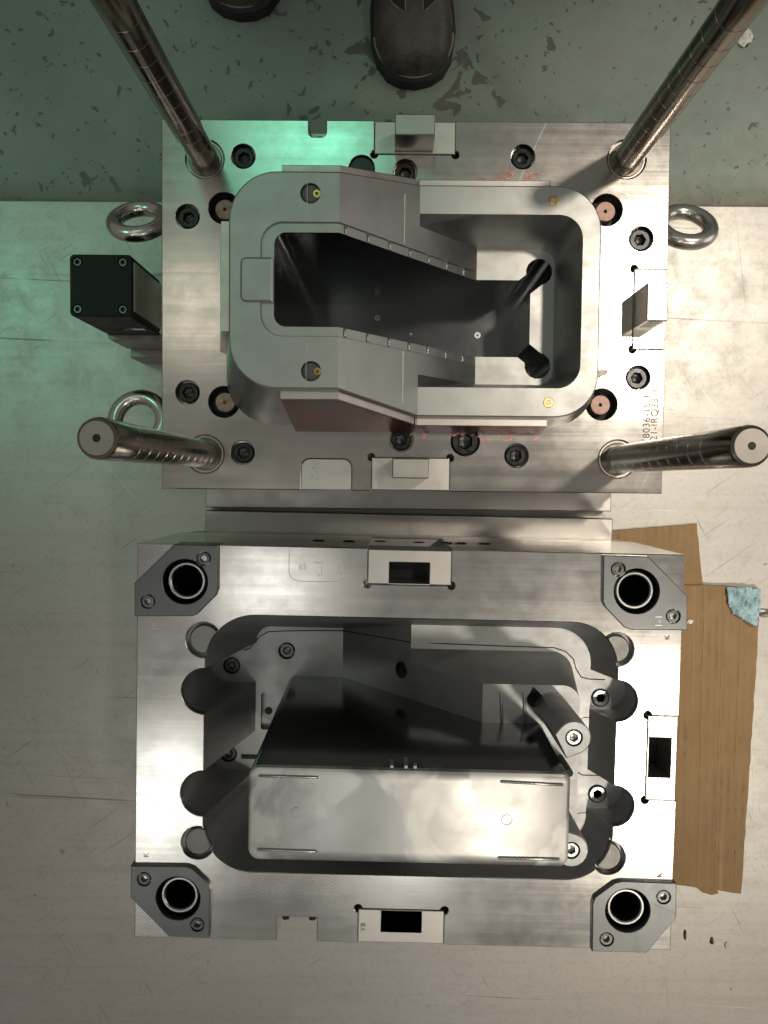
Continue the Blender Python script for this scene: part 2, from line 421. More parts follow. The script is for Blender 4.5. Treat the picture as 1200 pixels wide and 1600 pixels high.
def text(name, s, x, y, z, size, rz, mat, parent, depth=0.00012):
    cu = bpy.data.curves.new(name, 'FONT'); cu.body = s; cu.size = size; cu.extrude = depth; cu.align_x = 'LEFT'; cu.space_character = 1.08
    cu.offset = -size*0.008
    t = bpy.data.objects.new('tmp', cu); COL.objects.link(t)
    dg = bpy.context.evaluated_depsgraph_get(); dg.update()
    me = bpy.data.meshes.new_from_object(t.evaluated_get(dg)); bpy.data.objects.remove(t)
    me.materials.clear()
    return link(name, me, mat, parent, (x, y, z), (0, 0, rz))

# ------------------------------------------------------------------ setting: floor
def ground():
    e0 = at(-200, 311.5, 0.0); e1 = at(1400, 323.5, 0.0)
    bm = bmesh.new(); s = 5
    vs_ = [bm.verts.new(p) for p in ((-s, -s, -0.014), (s, -s, -0.014), (s, s, -0.014), (-s, s, -0.014))]; bm.faces.new(vs_)
    o = link('floor', finish(bm, 'floor'), 'green_floor'); o['kind'] = 'structure'
    d = (e1 - e0).normalized(); a = e0 - d*4; b = e1 + d*4
    out = [(a.x, a.y), (a.x, -5), (b.x, -5), (b.x, b.y)]
    o = prism('steel_floor_plate', out, -0.012, 0.0, 'floor_steel', ch=0.0015); o['kind'] = 'structure'
ground()

# ------------------------------------------------------------------ nested-loop shapes shared by both halves
NA = 14
def nest(xl, xr, yb, yt, rl, rr, xs, ears_l=(), ears_r=(), ear_mode=None, wall_l=None, wall_r=None):
    """CCW rounded rectangle from its upper right: upper side leftwards, left side, lower side, right side.
    rl / rr: radii of the left / right corners. xs: break points on the long sides (ascending)."""
    P = []
    for x in sorted(xs, reverse=True): P.append((x, yt))
    P += [(xl + rl + rl*math.cos(R(90 + 90*i/NA)), yt - rl + rl*math.sin(R(90 + 90*i/NA))) for i in range(NA+1)]
    for (cx, cy, r) in ears_l:                       # from high y to low y
        P.append((xl, cy + r)); w = xl if ear_mode == 'inner' else cx
        P.append((w, cy + r))
        for i in range(1, NA):
            t = R(90 + 180*i/NA)
            P.append((xl if ear_mode == 'inner' else cx + r*math.cos(t), cy + r*math.sin(t)))
        P.append((w, cy - r)); P.append((xl, cy - r))
    P += [(xl + rl + rl*math.cos(R(180 + 90*i/NA)), yb + rl + rl*math.sin(R(180 + 90*i/NA))) for i in range(NA+1)]
    for x in sorted(xs): P.append((x, yb))
    P += [(xr - rr + rr*math.cos(R(270 + 90*i/NA)), yb + rr + rr*math.sin(R(270 + 90*i/NA))) for i in range(NA+1)]
    for (cx, cy, r) in ears_r:                       # from low y to high y
        P.append((xr, cy - r)); w = xr if ear_mode == 'inner' else cx
        P.append((w, cy - r))
        for i in range(1, NA):
            t = R(-90 + 180*i/NA)
            P.append((xr if ear_mode == 'inner' else cx + r*math.cos(t), cy + r*math.sin(t)))
        P.append((w, cy + r)); P.append((xr, cy + r))
    P += [(xr - rr + rr*math.cos(R(90*i/NA)), yt - rr + rr*math.sin(R(90*i/NA))) for i in range(NA+1)]
    return P
def nested(name, loops, mat, parent, flats=(), cap=None, sharp=26, skip=None, mat2=None, ks=()):
    """loops: [(points, z_function or list)], joined by quads; skip(i, j) leaves a quad out;
    flats: [(outer 3-D loop, holes)] planar pieces with blind holes"""
    bm = bmesh.new(); V = []
    for pts, zf in loops:
        V.append([bm.verts.new((p[0], p[1], zf[i] if hasattr(zf, '__len__') else zf(p[0]) if callable(zf) else zf)) for i, p in enumerate(pts)])
    n = len(V[0])
    for k in range(len(V)-1):
        for i in range(n):
            j = (i+1) % n
            if skip and skip(k, loops[k][0][i], loops[k][0][j], loops[k+1][0][i], loops[k+1][0][j]): continue
            q = [V[k][i], V[k][j], V[k+1][j], V[k+1][i]]
            try: bm.faces.new(q).material_index = 1 if k in ks else 0
            except ValueError: pass
    if cap is not None:
        for tri in tessellate_polygon([[Vector((p[0], p[1], 0)) for p in loops[-1][0]]]):
            try: bm.faces.new([V[-1][i] for i in tri]).material_index = 1 if cap == 'mat2' else 0
            except ValueError: pass
    for outer, z, holes in flats:
        lp = [outer]; vv = [[bm.verts.new((p[0], p[1], z)) for p in outer]]
        for loop, depth in holes:
            loop = ccw(loop); lp.append(loop); a = [bm.verts.new((p[0], p[1], z)) for p in loop]; vv.append(a)
            b = [bm.verts.new((p[0], p[1], z - depth)) for p in loop]
            for i in range(len(a)): bm.faces.new((a[i], a[(i+1) % len(a)], b[(i+1) % len(a)], b[i]))
            bm.faces.new(b)
        fl = [v for l in vv for v in l]
        for tri in tessellate_polygon([[Vector((p[0], p[1], 0)) for p in l] for l in lp]):
            try: bm.faces.new([fl[i] for i in tri])
            except ValueError: pass
    me = finish(bm, name, sharp); me.materials.append(MATS[mat])
    if mat2: me.materials.append(MATS[mat2])
    return link(name, me, None, parent)

def plate_outline(x0, y0, x1, y1, bottom=(), right=(), top=(), left=(), dog=0.0042):
    """rectangle with notches cut in its edges; each notch (a, b, depth, dogbones, corner radius)"""
    def side(notches, length, M):
        pts = []
        for (a, b, d, dg, rc) in sorted(notches):
            pts.append((a, 0))
            if dg:
                pts += [(a + dog*math.cos(t), d + dog*math.sin(t)) for t in [R(270 - 270*i/12) for i in range(13)]]
                pts += [(b + dog*math.cos(t), d + dog*math.sin(t)) for t in [R(180 - 270*i/12) for i in range(13)]]
            elif rc:
                pts += [(a + rc - rc*math.cos(R(90*i/6)), d - rc + rc*math.sin(R(90*i/6))) for i in range(7)]
                pts += [(b - rc + rc*math.sin(R(90*i/6)), d - rc + rc*math.cos(R(90*i/6))) for i in range(7)]
            else: pts += [(a, d), (b, d)]
            pts.append((b, 0))
        return [M(p) for p in pts]
    P = [(x0, y0)]
    P += side([(a - x0, b - x0, d, g_, r) for a, b, d, g_, r in bottom], x1-x0, lambda p: (x0 + p[0], y0 + p[1]))
    P.append((x1, y0))
    P += side([(a - y0, b - y0, d, g_, r) for a, b, d, g_, r in right], y1-y0, lambda p: (x1 - p[1], y0 + p[0]))
    P.append((x1, y1))
    P += side([(x1 - b, x1 - a, d, g_, r) for a, b, d, g_, r in top], x1-x0, lambda p: (x1 - p[0], y1 - p[1]))
    P.append((x0, y1))
    P += side([(y1 - b, y1 - a, d, g_, r) for a, b, d, g_, r in left], y1-y0, lambda p: (x0 + p[1], y1 - p[0]))
    return P

XS = [-0.074, 0.008, 0.074, 0.080]
def lerp(a, b, t): t = max(0.0, min(1.0, t)); return a + (b - a)*t
def y_outer(sgn):                              # long sides lean in as the parting face climbs to the left
    return lambda x: lerp(0.100, 0.123, (x + 0.074)/0.082) if sgn > 0 else -lerp(0.111, 0.129, (x + 0.074)/0.082)
def reshape(P, yt, yb, fy_t, fy_b):            # move the straight long sides of a loop onto y functions
    return [(x, fy_t(x)) if abs(y - yt) < 1e-9 else (x, fy_b(x)) if abs(y - yb) < 1e-9 else (x, y) for x, y in P]

# ================================================================== UPPER HALF
upper = empty('injection_mold_half', (UP_C.x, UP_C.y, 0), UP_A)
tag(upper, 'steel mold half with four tall guide pillars, black motor box and hollow rounded core ring', 'mold', 'mold halves')
PX0, PX1, PY0, PY1 = -0.2878, 0.2945, -0.2126, 0.2105

ZA, ZR = 0.330, 0.155
def ramp_u(x): return lerp(ZA, ZR, (x + 0.074)/0.154)
ZLIP = ramp_u(0.008)
def lip_u(x): return max(ramp_u(x), ZLIP)
def step_u(x): return ramp_u(x) - 0.003*(1 if x < 0.0745 else 0)

# --- lock plates and their notches
lk_top = [U(585, 215).x, U(712, 215).x, U(640, 241.5).y]
lk_bot = [U(580, 740).x, U(703, 740).x, U(640, 715).y]
lk_rgt = [U(990, 546).y, U(990, 420).y, U(989.5, 480).x]
stamp = [U(470.5, 740).x, U(549.5, 740).x, U(510, 717).y]
slot = [U(482, 200).x, U(510, 200).x, U(495, 214).y]
out_u = plate_outline(PX0, PY0, PX1, PY1,
    bottom=[(lk_bot[0], lk_bot[1], lk_bot[2] - PY0, 1, 0), (stamp[0], stamp[1], stamp[2] - PY0, 0, 0.010)],
    right=[(lk_rgt[0], lk_rgt[1], PX1 - lk_rgt[2], 1, 0)],
    top=[(lk_top[0], lk_top[1], PY1 - lk_top[2], 1, 0), (slot[0], slot[1], PY1 - slot[2], 0, 0.006)])

scr_px = [(380, 244), (293, 338), (633, 268), (817, 245), (1002, 373), (997, 590), (293, 613), (379, 707), (627, 687), (807, 712)]
pin_px = [(350, 325), (948, 328), (350, 628), (940, 632)]
pil = [(-0.2380, 0.1660), (0.2450, 0.1690), (0.2420, -0.1730), (-0.2375, -0.1720)]
holes = []
for u, v in scr_px: c = U(u, v); holes.append((circle(c.x, c.y, 0.0140, 36), 0.016, 0.0005))
for u, v in pin_px: c = U(u, v); holes.append((circle(c.x, c.y, 0.0182, 40), 0.060, 0.0005))
big = U(727, 690); holes.append((circle(big.x, big.y, 0.0168, 40), 0.016, 0.0005))
plug = U(565, 263); holes.append((circle(plug.x, plug.y, 0.0150, 36), 0.016, 0.0005))
for x, y in pil: holes.append((circle(x, y, 0.0224, 44), 0.008, 0.0006))
opening = nest(-0.205, 0.208, -0.130, 0.124, 0.056, 0.050, XS); holes.append((opening, None, 0))
mp = prism('mold_plate', out_u, 0.104, ZU, 'plate_steel', upper, holes, 0.0009)
prism('support_plate', rrect(PX0 + 0.002, PY0 + 0.002, PX1 - 0.002, PY1 - 0.002), 0.034, 0.102, 'clamp_steel', upper, [(opening, None, 0)])
cl0, cl1, cly = U(321, 790, 0.032).x, U(955, 790, 0.032).x, U(640, 796, 0.032).y
box('clamp_plate', cl0, cly, 0.001, cl1, PY1 + 0.02, 0.032, 'clamp_steel', upper, 0.0012)

for i, (u, v) in enumerate(scr_px):
    c = U(u, v); screw(c.x, c.y, ZU - 0.0045, 0.0122, upper, 'black_oxide')
screw(big.x, big.y, ZU - 0.0015, 0.0160, upper, 'black_oxide')
prism('blanking_plug', circle(plug.x, plug.y, 0.0145, 36), ZU - 0.015, ZU - 0.004, 'black_oxide', upper)
pin_me = lathe_mesh('return_pin', [(0.0116, -0.05), (0.0116, -0.0010), (0.0108, 0), (0.0022, 0), (0.0020, -0.006), (0, -0.006)], 36)
pin_me.materials.append(MATS['pin_rust'])
for u, v in pin_px:
    c = U(u, v); link('return_pin', pin_me, None, upper, (c.x, c.y, ZU - 0.005))
    prism('pin_gap_shade', circle(c.x, c.y, 0.0178, 40), ZU - 0.059, ZU - 0.020, 'black_hole', upper, [(circle(c.x, c.y, 0.0120, 40), 0.03, 0)], 0)  # black filler paints the shade in the gap round each pin

# --- guide pillars with oil grooves
PT = 0.528; rp = 0.0158
prof = [(rp + 0.0035, -0.010), (rp + 0.0035, -0.0008), (rp + 0.0028, 0.0), (rp, 0.0)]
zz = 0.026
while zz < PT - ZU - 0.03:
    prof += [(rp, zz), (rp - 0.0007, zz + 0.0003), (rp - 0.0007, zz + 0.0011), (rp, zz + 0.0014)]; zz += 0.0235 + 0.004*random.random()
L_ = PT - ZU
prof += [(rp, L_ - 0.004), (rp - 0.0008, L_ - 0.0014), (rp - 0.003, L_)]
pil_me = lathe_mesh('guide_pillar', prof, 64); pil_me.materials.append(MATS['pillar_steel']); pil_me.materials.append(MATS['groove'])
for p_ in pil_me.polygons:
    if math.hypot(p_.center.x, p_.center.y) < rp - 0.00045 and 0.02 < p_.center.z < PT - ZU - 0.012: p_.material_index = 1
end_me = lathe_mesh('end_face', [(rp - 0.0030, -0.0002), (rp - 0.0031, 0.00025), (0.0030, 0.00025), (0.0026, -0.0012), (0.0024, -0.010), (0, -0.010)], 48)
end_me.materials.append(MATS['pillar_end_steel'])
hole_me = lathe_mesh('centre_hole', [(0.0026, 0.0), (0.0026, 0.0004), (0, 0.0004)], 20); hole_me.materials.append(MATS['black_hole'])
for x, y in pil:
    p = link('guide_pillar', pil_me, None, upper, (x, y, ZU - 0.001))
    link('end_face', end_me, None, p, (0, 0, L_)); link('centre_hole', hole_me, None, p, (0, 0, L_))
    bm_ = prism('pillar_shoulder', circle(x, y, 0.0216, 44), ZU - 0.007, ZU - 0.0015, 'wear_steel', upper, [(circle(x, y, 0.0200, 44), 0.001, 0.0)], 0.0006)

# --- side lock plates with their male blocks
def lock(name, x0, y0, x1, y1, bx0, by0, bx1, by1, hgt, thru=()):
    p = box(name, x0 + 0.0004, y0 + 0.0004, ZU - 0.03, x1 - 0.0004, y1 - 0.0004, ZU + 0.0002, 'lock_steel', upper, 0.0008)
    b = box('lock_block', bx0, by0, ZU, bx1, by1, ZU + hgt, 'lock_block_steel', p, 0.0010)
    return p, b
q0, q1 = U(617, 208), U(676, 239); lock('side_lock', lk_top[0], lk_top[2], lk_top[1], PY1 - 0.0008, q0.x, q1.y, q1.x, q0.y, 0.046)
q0, q1 = U(613, 718), U(667, 748); lock('side_lock', lk_bot[0], PY0 + 0.0006, lk_bot[1], lk_bot[2], q0.x, q1.y, q1.x, q0.y, 0.046)
q0, q1 = U(991, 458), U(1020, 514); lp, lb = lock('side_lock', lk_rgt[2], lk_rgt[0], PX1 - 0.001, lk_rgt[1], q0.x, q1.y, q1.x, q0.y, 0.046)
for i, zz in enumerate((0.010, 0.020, 0.030, 0.038)):
    box('oil_groove', q0.x + 0.004, q1.y - 0.0003, ZU + zz, q1.x - 0.004, q1.y + 0.002, ZU + zz + 0.003, 'groove', lb, 0)
prism('stamp_pad', rrect(stamp[0] + 0.0003, PY0 + 0.0008, stamp[1] - 0.0003, stamp[2] - 0.0003, 0.010, 6, (0, 0, 1, 1)), ZU - 0.02, ZU - 0.0012, 'lock_steel', upper, (), 0.0004)
p = U(498, 752); text('engraved_marking', 'Z-N', p.x, p.y, ZU - 0.0012, 0.013, R(90), 'lock_block_steel', upper)
prism('slot_floor', [(slot[0], slot[2] - 0.001), (slot[1], slot[2] - 0.001), (slot[1], PY1 - 0.002), (slot[0], PY1 - 0.002)], ZU - 0.05, ZU - 0.03, 'clamp_steel', upper, [(circle((slot[0]+slot[1])/2, slot[2] + 0.008, 0.006, 20), 0.01, 0)], 0)
p = U(1014.5, 695); text('engraved_marking', 'T8036-15.3', p.x, p.y, ZU + 0.0001, 0.0115, R(90), 'engraving', upper)
p = U(1026.5, 697); text('engraved_marking', '321-IRQ33-37', p.x, p.y, ZU + 0.0001, 0.0115, R(90), 'engraving', upper)

# --- core ring
base = nest(-0.214, 0.216, -0.138, 0.132, 0.056, 0.054, XS)
base = reshape(base, 0.132, -0.138, lambda x: 0.132, lambda x: -0.138)
L1 = reshape(nest(-0.182, 0.207, -0.111, 0.100, 0.047, 0.048, XS), 0.100, -0.111, y_outer(1), y_outer(-1))
def fix_right(P, xr, rr):                     # right corners sit on the wider lip
    Q = nest(-0.182, xr, -0.129, 0.123, 0.047, rr, XS); return Q
Qr = fix_right(L1, 0.207, 0.048)
L1 = [q if (p[0] > 0.0805) else p for p, q in zip(L1, Qr)]
L1in = offset(L1, 0.0014)
L1in = [(p[0], q[1]) if any(abs(p[0] - x) < 1e-9 for x in XS) else q for p, q in zip(L1, L1in)]
L2 = nest(-0.166, 0.187, -0.097, 0.092, 0.035, 0.026, XS)
L3 = nest(-0.160, 0.1735, -0.083, 0.0785, 0.030, 0.018, XS)
L3b = nest(-0.151, 0.146, -0.0600, 0.0515, 0.022, 0.006, XS)
L3c = nest(-0.1500, 0.146, -0.0590, 0.0505, 0.021, 0.006, XS)
L4 = nest(-0.138, 0.145, -0.0500, 0.0420, 0.012, 0.006, XS)
L5 = nest(-0.132, 0.1445, -0.0460, 0.0385, 0.010, 0.006, XS)
def bulge(L, top, dx=0.0, xs_=0.145):
    L = list(L); n = len(L)
    cx, cy, r = 0.1550, 0.0520, 0.0158 - dx
    pts = [(xs_, 0.026)] + [(cx + r*math.cos(R(a)), cy + r*math.sin(R(a))) for a in [-78 + 270*i/(NA-2) for i in range(NA-1)]] + [(0.131, 0.042 - dx)]
    if not top: pts = [(x, -0.008 - y) for x, y in reversed(pts)]
    idx = range(n - NA - 1, n) if top else range(n - 2*(NA+1), n - NA - 1)
    for k, i in enumerate(idx): L[i] = pts[k]
    return L
for t in (True, False): L4 = bulge(L4, t); L5 = bulge(L5, t, 0.0005, 0.1445)
def part_of(L, cond): return [p for p in L if cond(p[0])]
def left_run(L):                               # contiguous points round the left end
    return [p for p in L if p[0] <= -0.074 + 1e-9]
def right_run(L):
    i0 = max(i for i, p in enumerate(L) if abs(p[0] - 0.080) < 1e-9)
    n = len(L); out = []; i = i0
    while True:
        out.append(L[i % n])
        if abs(L[i % n][0] - 0.080) < 1e-9 and i != i0: break
        i += 1
    return out
hole1, hole2 = U(485, 302, ZA), U(486, 580, ZA)
flat_left = (left_run(L1in) + left_run(L3b)[::-1], ZA, [(circle(hole1.x, hole1.y, 0.0100, 28), 0.010), (circle(hole2.x, hole2.y, 0.0100, 28), 0.010)])
flat_right = (right_run(L3) + right_run(L4)[::-1], ZR, [])
def skip_u(k, a, b, c, d):
    eps = 1e-7
    if 2 <= k <= 4 and a[0] <= -0.074 + eps and b[0] <= -0.074 + eps: return True          # flat_left covers L1in .. L3b
    if 4 <= k <= 6 and a[0] >= 0.080 - eps and b[0] >= 0.080 - eps: return True           # flat_right covers L3 .. L4
    return False
z1 = [lip_u(p[0]) - 0.0012 for p in L1]
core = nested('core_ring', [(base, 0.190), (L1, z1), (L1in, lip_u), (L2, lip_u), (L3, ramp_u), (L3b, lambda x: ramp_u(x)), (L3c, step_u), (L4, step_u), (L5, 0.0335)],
              'core_steel', upper, [flat_left, flat_right], cap='mat2', skip=skip_u, mat2='polished_shade_wall', ks=(7,))  # floor of the opening also takes the shade-darkened steel
core['label'] = 'hollow rounded core ring stepping down from left to right'
for h in (hole1, hole2):
    prism('hose_seal', circle(h.x, h.y, 0.0094, 28), ZA - 0.012, ZA - 0.0008, 'seal_grey', core, (), 0.002)
    prism('brass_ferrule', circle(h.x + 0.0062, h.y, 0.0042, 20), ZA - 0.010, ZA - 0.0004, 'brass', core, [(circle(h.x + 0.0062, h.y, 0.0018, 16), 0.004, 0)], 0.0006)
for u, v in ((865, 314), (857, 629)):
    h = U(u, v, ZLIP)
    b_ = prism('brass_plug', circle(h.x, h.y, 0.0058, 28), ZLIP - 0.01, ZLIP + 0.0006, 'brass', core, [(circle(h.x, h.y, 0.0028, 6), 0.003, 0.0003)], 0.0006)
# raised tab at the left end of the opening
t0, t1 = U(375, 401, ZA + .002), U(429, 472, ZA + .002)
prism('raised_tab', rrect(t0.x, t1.y, -0.1385, t0.y, 0.006, 6, (1, 0, 0, 1)), ZA - 0.02, ZA + 0.0022, 'core_steel', core, (), 0.0020)
# thin joint across the ring
def zl(x, y): return lip_u(x) if y > 0.092 or y < -0.097 else ramp_u(x)
for (ya, yb) in ((0.106, 0.0525), (-0.061, -0.117)):
    x = -0.009; line_strip('joint_line', [(x, ya, ramp_u(x)), (x, yb, ramp_u(x))], 0.0011, 0.0001, 'pale_engraving', core)
for (x, ya, yb) in ((-0.1055, 0.099, 0.0525), (-0.1055, -0.0610, -0.110)):
    line_strip('joint_line', [(x, ya, ZA), (x, yb, ZA)], 0.0007, 0.00005, 'pale_engraving', core)
# vent ribs along the sloping rims
rib_me = None
for k in range(7):
    x = -0.068 + k*0.0218
    for y, s in ((-0.0545, 1), (0.0465, -1)):
        me = tube_mesh('vent_rib', [(0, -0.0040, 0), (0, -0.0030, 0.0012), (0, 0.0030, 0.0012), (0, 0.0040, 0)], 0.0012, 8) if rib_me is None else rib_me
        rib_me = me
        link('vent_rib', me, 'bushing_steel', core, (x, y, step_u(x) + 0.0002))
for (u, v, r) in ((746, 524, 0.0046), (642, 522, 0.0022), (590, 497, 0.0040)):
    h = U(u, v, 0.034); prism('ejector_pin', circle(h.x, h.y, r, 24), 0.028, 0.0345, 'bushing_steel', core, [(circle(h.x, h.y, r*0.35, 12), 0.002, 0)], 0.0003)

# --- wear plates on the flanks of the ring
def wear(name, x0, x1, sgn, drop=0.010, thick=0.0078):
    xs = [x0] + [x for x in (-0.074, 0.008) if x0 < x < x1] + [x1]
    bm = bmesh.new(); sec = []
    for x in xs:
        zt = lip_u(x) - drop; zb = ZU - 0.002; f = y_outer(sgn)
        def yw(z): # wall of the ring at this height
            y1, z1_ = f(x), lip_u(x); y0 = 0.132 if sgn > 0 else -0.138
            t = (z - 0.190)/(z1_ - 0.190); return y0 + (y1 - y0)*t
        o = sgn*thick
        sec.append([bm.verts.new((x, yw(zb) + o, zb)), bm.verts.new((x, yw(zt) + o, zt - 0.0008)), bm.verts.new((x, yw(zt) + o - sgn*0.0008, zt)), bm.verts.new((x, yw(zt) - sgn*0.001, zt)), bm.verts.new((x, yw(zb) - sgn*0.001, zb))])
    for a, b in zip(sec, sec[1:]):
        for i in range(5): bm.faces.new((a[i], a[(i+1) % 5], b[(i+1) % 5], b[i]))
    bm.faces.new(sec[0]); bm.faces.new(sec[-1][::-1])
    me = finish(bm, name, 25); me.materials.append(MATS['wear_steel']); me.materials.append(MATS['wear_side'])
    for p_ in me.polygons:
        if p_.normal.z < 0.5: p_.material_index = 1
    o = link(name, me, None, upper)
    return o
for sgn in (1, -1):
    a = wear('wear_plate', -0.132, 0.0045, sgn); b = wear('wear_plate', 0.0055, 0.153, sgn)
    if sgn < 0:
        a['label'] = 'left wear plate smeared with red marking dye'
        for (u, v, z) in ((482, 625, 0.30), (452, 645, 0.26), (561, 645, 0.27), (460, 661, 0.23)):
            pass
def side_wear(x_of, y0, y1, sgn, ztop, thick=0.0075):
    bm = bmesh.new(); zb = ZU - 0.002
    sec = []
    for y in (y0, y1):
        sec.append([bm.verts.new((x_of(zb) + sgn*thick, y, zb)), bm.verts.new((x_of(ztop) + sgn*thick, y, ztop)), bm.verts.new((x_of(ztop) - sgn*0.001, y, ztop)), bm.verts.new((x_of(zb) - sgn*0.001, y, zb))])
    a, b = sec
    for i in range(4): bm.faces.new((a[i], a[(i+1) % 4], b[(i+1) % 4], b[i]))
    bm.faces.new(a); bm.faces.new(b[::-1])
    link('wear_plate', finish(bm, 'wear_plate', 25), 'wear_steel', upper)
side_wear(lambda z: lerp(-0.214, -0.182, (z - 0.19)/0.14), U(350, 520, 0.31).y, U(350, 350, 0.31).y, -1, 0.318)
side_wear(lambda z: lerp(0.216, 0.207, (z - 0.19)/0.047), U(940, 578, 0.23).y, U(940, 376, 0.23).y, 1, 0.229, 0.0120)
# red dye smears on the plate
random.seed(11)
for k in range(26):
    u = random.choice((random.gauss(715, 30), random.gauss(790, 25), random.gauss(690, 40), random.gauss(820, 22)))
    v = 283 - abs(random.gauss(0, 7)) if k % 2 else 676 + abs(random.gauss(0, 7))
    c = U(u, v); pts = []; a = random.uniform(0.2, 0.9); w = random.uniform(2.0, 7.0)
    for i in range(14):
        t = 2*math.pi*i/14; rr = w*0.00075*(0.5 + 0.7*random.random())
        x, y = rr*1.6*math.cos(t), rr*0.42*math.sin(t); pts.append((c.x + x*math.cos(a) - y*math.sin(a), c.y + x*math.sin(a) + y*math.cos(a)))
    prism('dye_smear', pts, ZU + 0.00002, ZU + 0.00012 + 0.00001*k, 'red_dye', upper, (), 0)

# --- eye bolts
def eye_bolt(x, y, z, sgn, tilt, Rm=0.0300, r=0.0096):
    pts = [(Rm*math.cos(2*math.pi*i/40), Rm*math.sin(2*math.pi*i/40), 0) for i in range(40)]
    e = link('eye_bolt', tube_mesh('eye_bolt', pts, r, 16, True), 'eye_steel', upper, (x + sgn*(Rm + r*0.2), y, z), (R(tilt), 0, 0))
    sh = tube_mesh('shank', [(-sgn*(Rm + r*0.4), 0, 0), (-sgn*(Rm + 0.012), 0, 0), (-sgn*(Rm + 0.03), 0, 0)], [0.011, 0.0085, 0.0085], 16)
    link('shank', sh, 'eye_steel', e)
c = U(262, 346, 0.13); eye_bolt(PX0 - 0.016, c.y, 0.13, -1, -42)
c = U(262, 657, 0.13); eye_bolt(PX0 - 0.016, c.y, 0.13, -1, -14)
c = U(1040, 354, 0.13); eye_bolt(PX1 + 0.012, c.y, 0.13, 1, -36)

# --- motor box on the left flank
m0, m1 = U(108.5, 397, 0.231), U(206.5, 495, 0.231)
mot = prism('motor_box', rrect(m0.x, m1.y, m1.x, m0.y, 0.005, 5), 0.121, 0.231, 'black_paint', upper,
            [(circle(x, y, 0.0056, 24), 0.003, 0.0002) for x in (m0.x + 0.0085, m1.x - 0.0105) for y in (m0.y - 0.0085, m1.y + 0.0080)], 0.0012)
mot['label'] = 'black square motor box with four corner screws'
for x in (m0.x + 0.0085, m1.x - 0.0105):
    for y in (m0.y - 0.0085, m1.y + 0.0080):
        screw(x, y, 0.2307, 0.0047, mot, 'screw_grey')
box('side_panel', m1.x - 0.0002, m1.y + 0.007, 0.124, m1.x + 0.0012, m0.y - 0.007, 0.226, 'brightened_panel', mot, 0.0004)
def vrect(name, x0, x1, y, z0, z1, mat, par):
    bm = bmesh.new(); bm.faces.new([bm.verts.new(p) for p in ((x0, y, z0), (x1, y, z0), (x1, y, z1), (x0, y, z1))])
    return link(name, finish(bm, name), mat, par)
vrect('label_plate', m0.x + 0.041, m1.x - 0.008, m1.y - 0.0003, 0.156, 0.166, 'label_white', mot)
vrect('label_stripe', m0.x + 0.036, m0.x + 0.046, m1.y - 0.0006, 0.1565, 0.1655, 'label_red', mot)
fa = U(168, 532, 0.120)
cyl = prism('cylinder_flange', rrect(fa.x, fa.y, PX0 + 0.001, U(200, 428, 0.12).y, 0.006, 5, (1, 0, 0, 1)), 0.060, 0.120, 'anodised', upper, (), 0.0015)
fb = U(204, 559, 0.055)
box('cylinder_foot', fb.x, fb.y, 0.004, PX0 + 0.02, fb.y + 0.09, 0.055, 'anodised', upper, 0.0015)
box('cylinder_neck', U(240, 430, 0.12).x, m1.y + 0.002, 0.1205, PX0 + 0.001, m0.y - 0.002, 0.128, 'label_white', upper, 0.0005)

# ================================================================== LOWER HALF
lower = empty('injection_mold_half', (LO_C.x, LO_C.y, 0), LO_A)
tag(lower, 'steel mold half with four bushing corners and a tall core block inside its deep pocket', 'mold', 'mold halves')
QX0, QX1, QY0, QY1 = -0.2875, 0.2950, -0.2175, 0.2125
MA, MR, MT = 0.140, 0.310, 0.440
def ramp_l(x): return lerp(MA, MR, (x + 0.074)/0.154)
MLIP = ramp_l(0.008)
def lip_l(x): return min(ramp_l(x), MLIP)

ears_l = [(-0.214, 0.0545, 0.025), (-0.214, -0.0570, 0.025)]
ears_r = [(0.2280, -0.0600, 0.0225), (0.2280, 0.0540, 0.0225)]
M0 = nest(-0.214, 0.228, -0.142, 0.138, 0.054, 0.050, XS, ears_l, ears_r)
M1 = reshape(nest(-0.182, 0.211, -0.111, 0.100, 0.0180, 0.040, XS, ears_l, ears_r), 0.100, -0.111, y_outer(1), y_outer(-1))
Qr = nest(-0.182, 0.211, -0.129, 0.123, 0.0180, 0.040, XS, ears_l, ears_r)
M1 = [q if p[0] > 0.0805 else p for p, q in zip(M1, Qr)]
def inner(xl, xr, yb, yt, rl, rr):
    P = nest(xl, xr, yb, yt, rl, rr, XS, ears_l, ears_r, 'inner')
    return [(x, max(yb + rl, min(yt - rl, y))) if abs(x - xl) < 1e-9 else (x, max(yb + rr, min(yt - rr, y))) if abs(x - xr) < 1e-9 else (x, y) for x, y in P]
M2 = inner(-0.166, 0.191, -0.100, 0.096, 0.016, 0.024)
M3 = inner(-0.160, 0.180, -0.083, 0.0785, 0.014, 0.018)
M4 = inner(-0.1415, 0.1435, -0.0485, 0.0385, 0.010, 0.008)
M5 = inner(-0.1365, 0.1415, -0.0465, 0.0365, 0.010, 0.008)
M6 = inner(-0.1352, 0.1402, -0.0452, 0.0352, 0.009, 0.007)
M7 = inner(-0.1325, 0.1375, -0.0425, 0.0325, 0.007, 0.006)

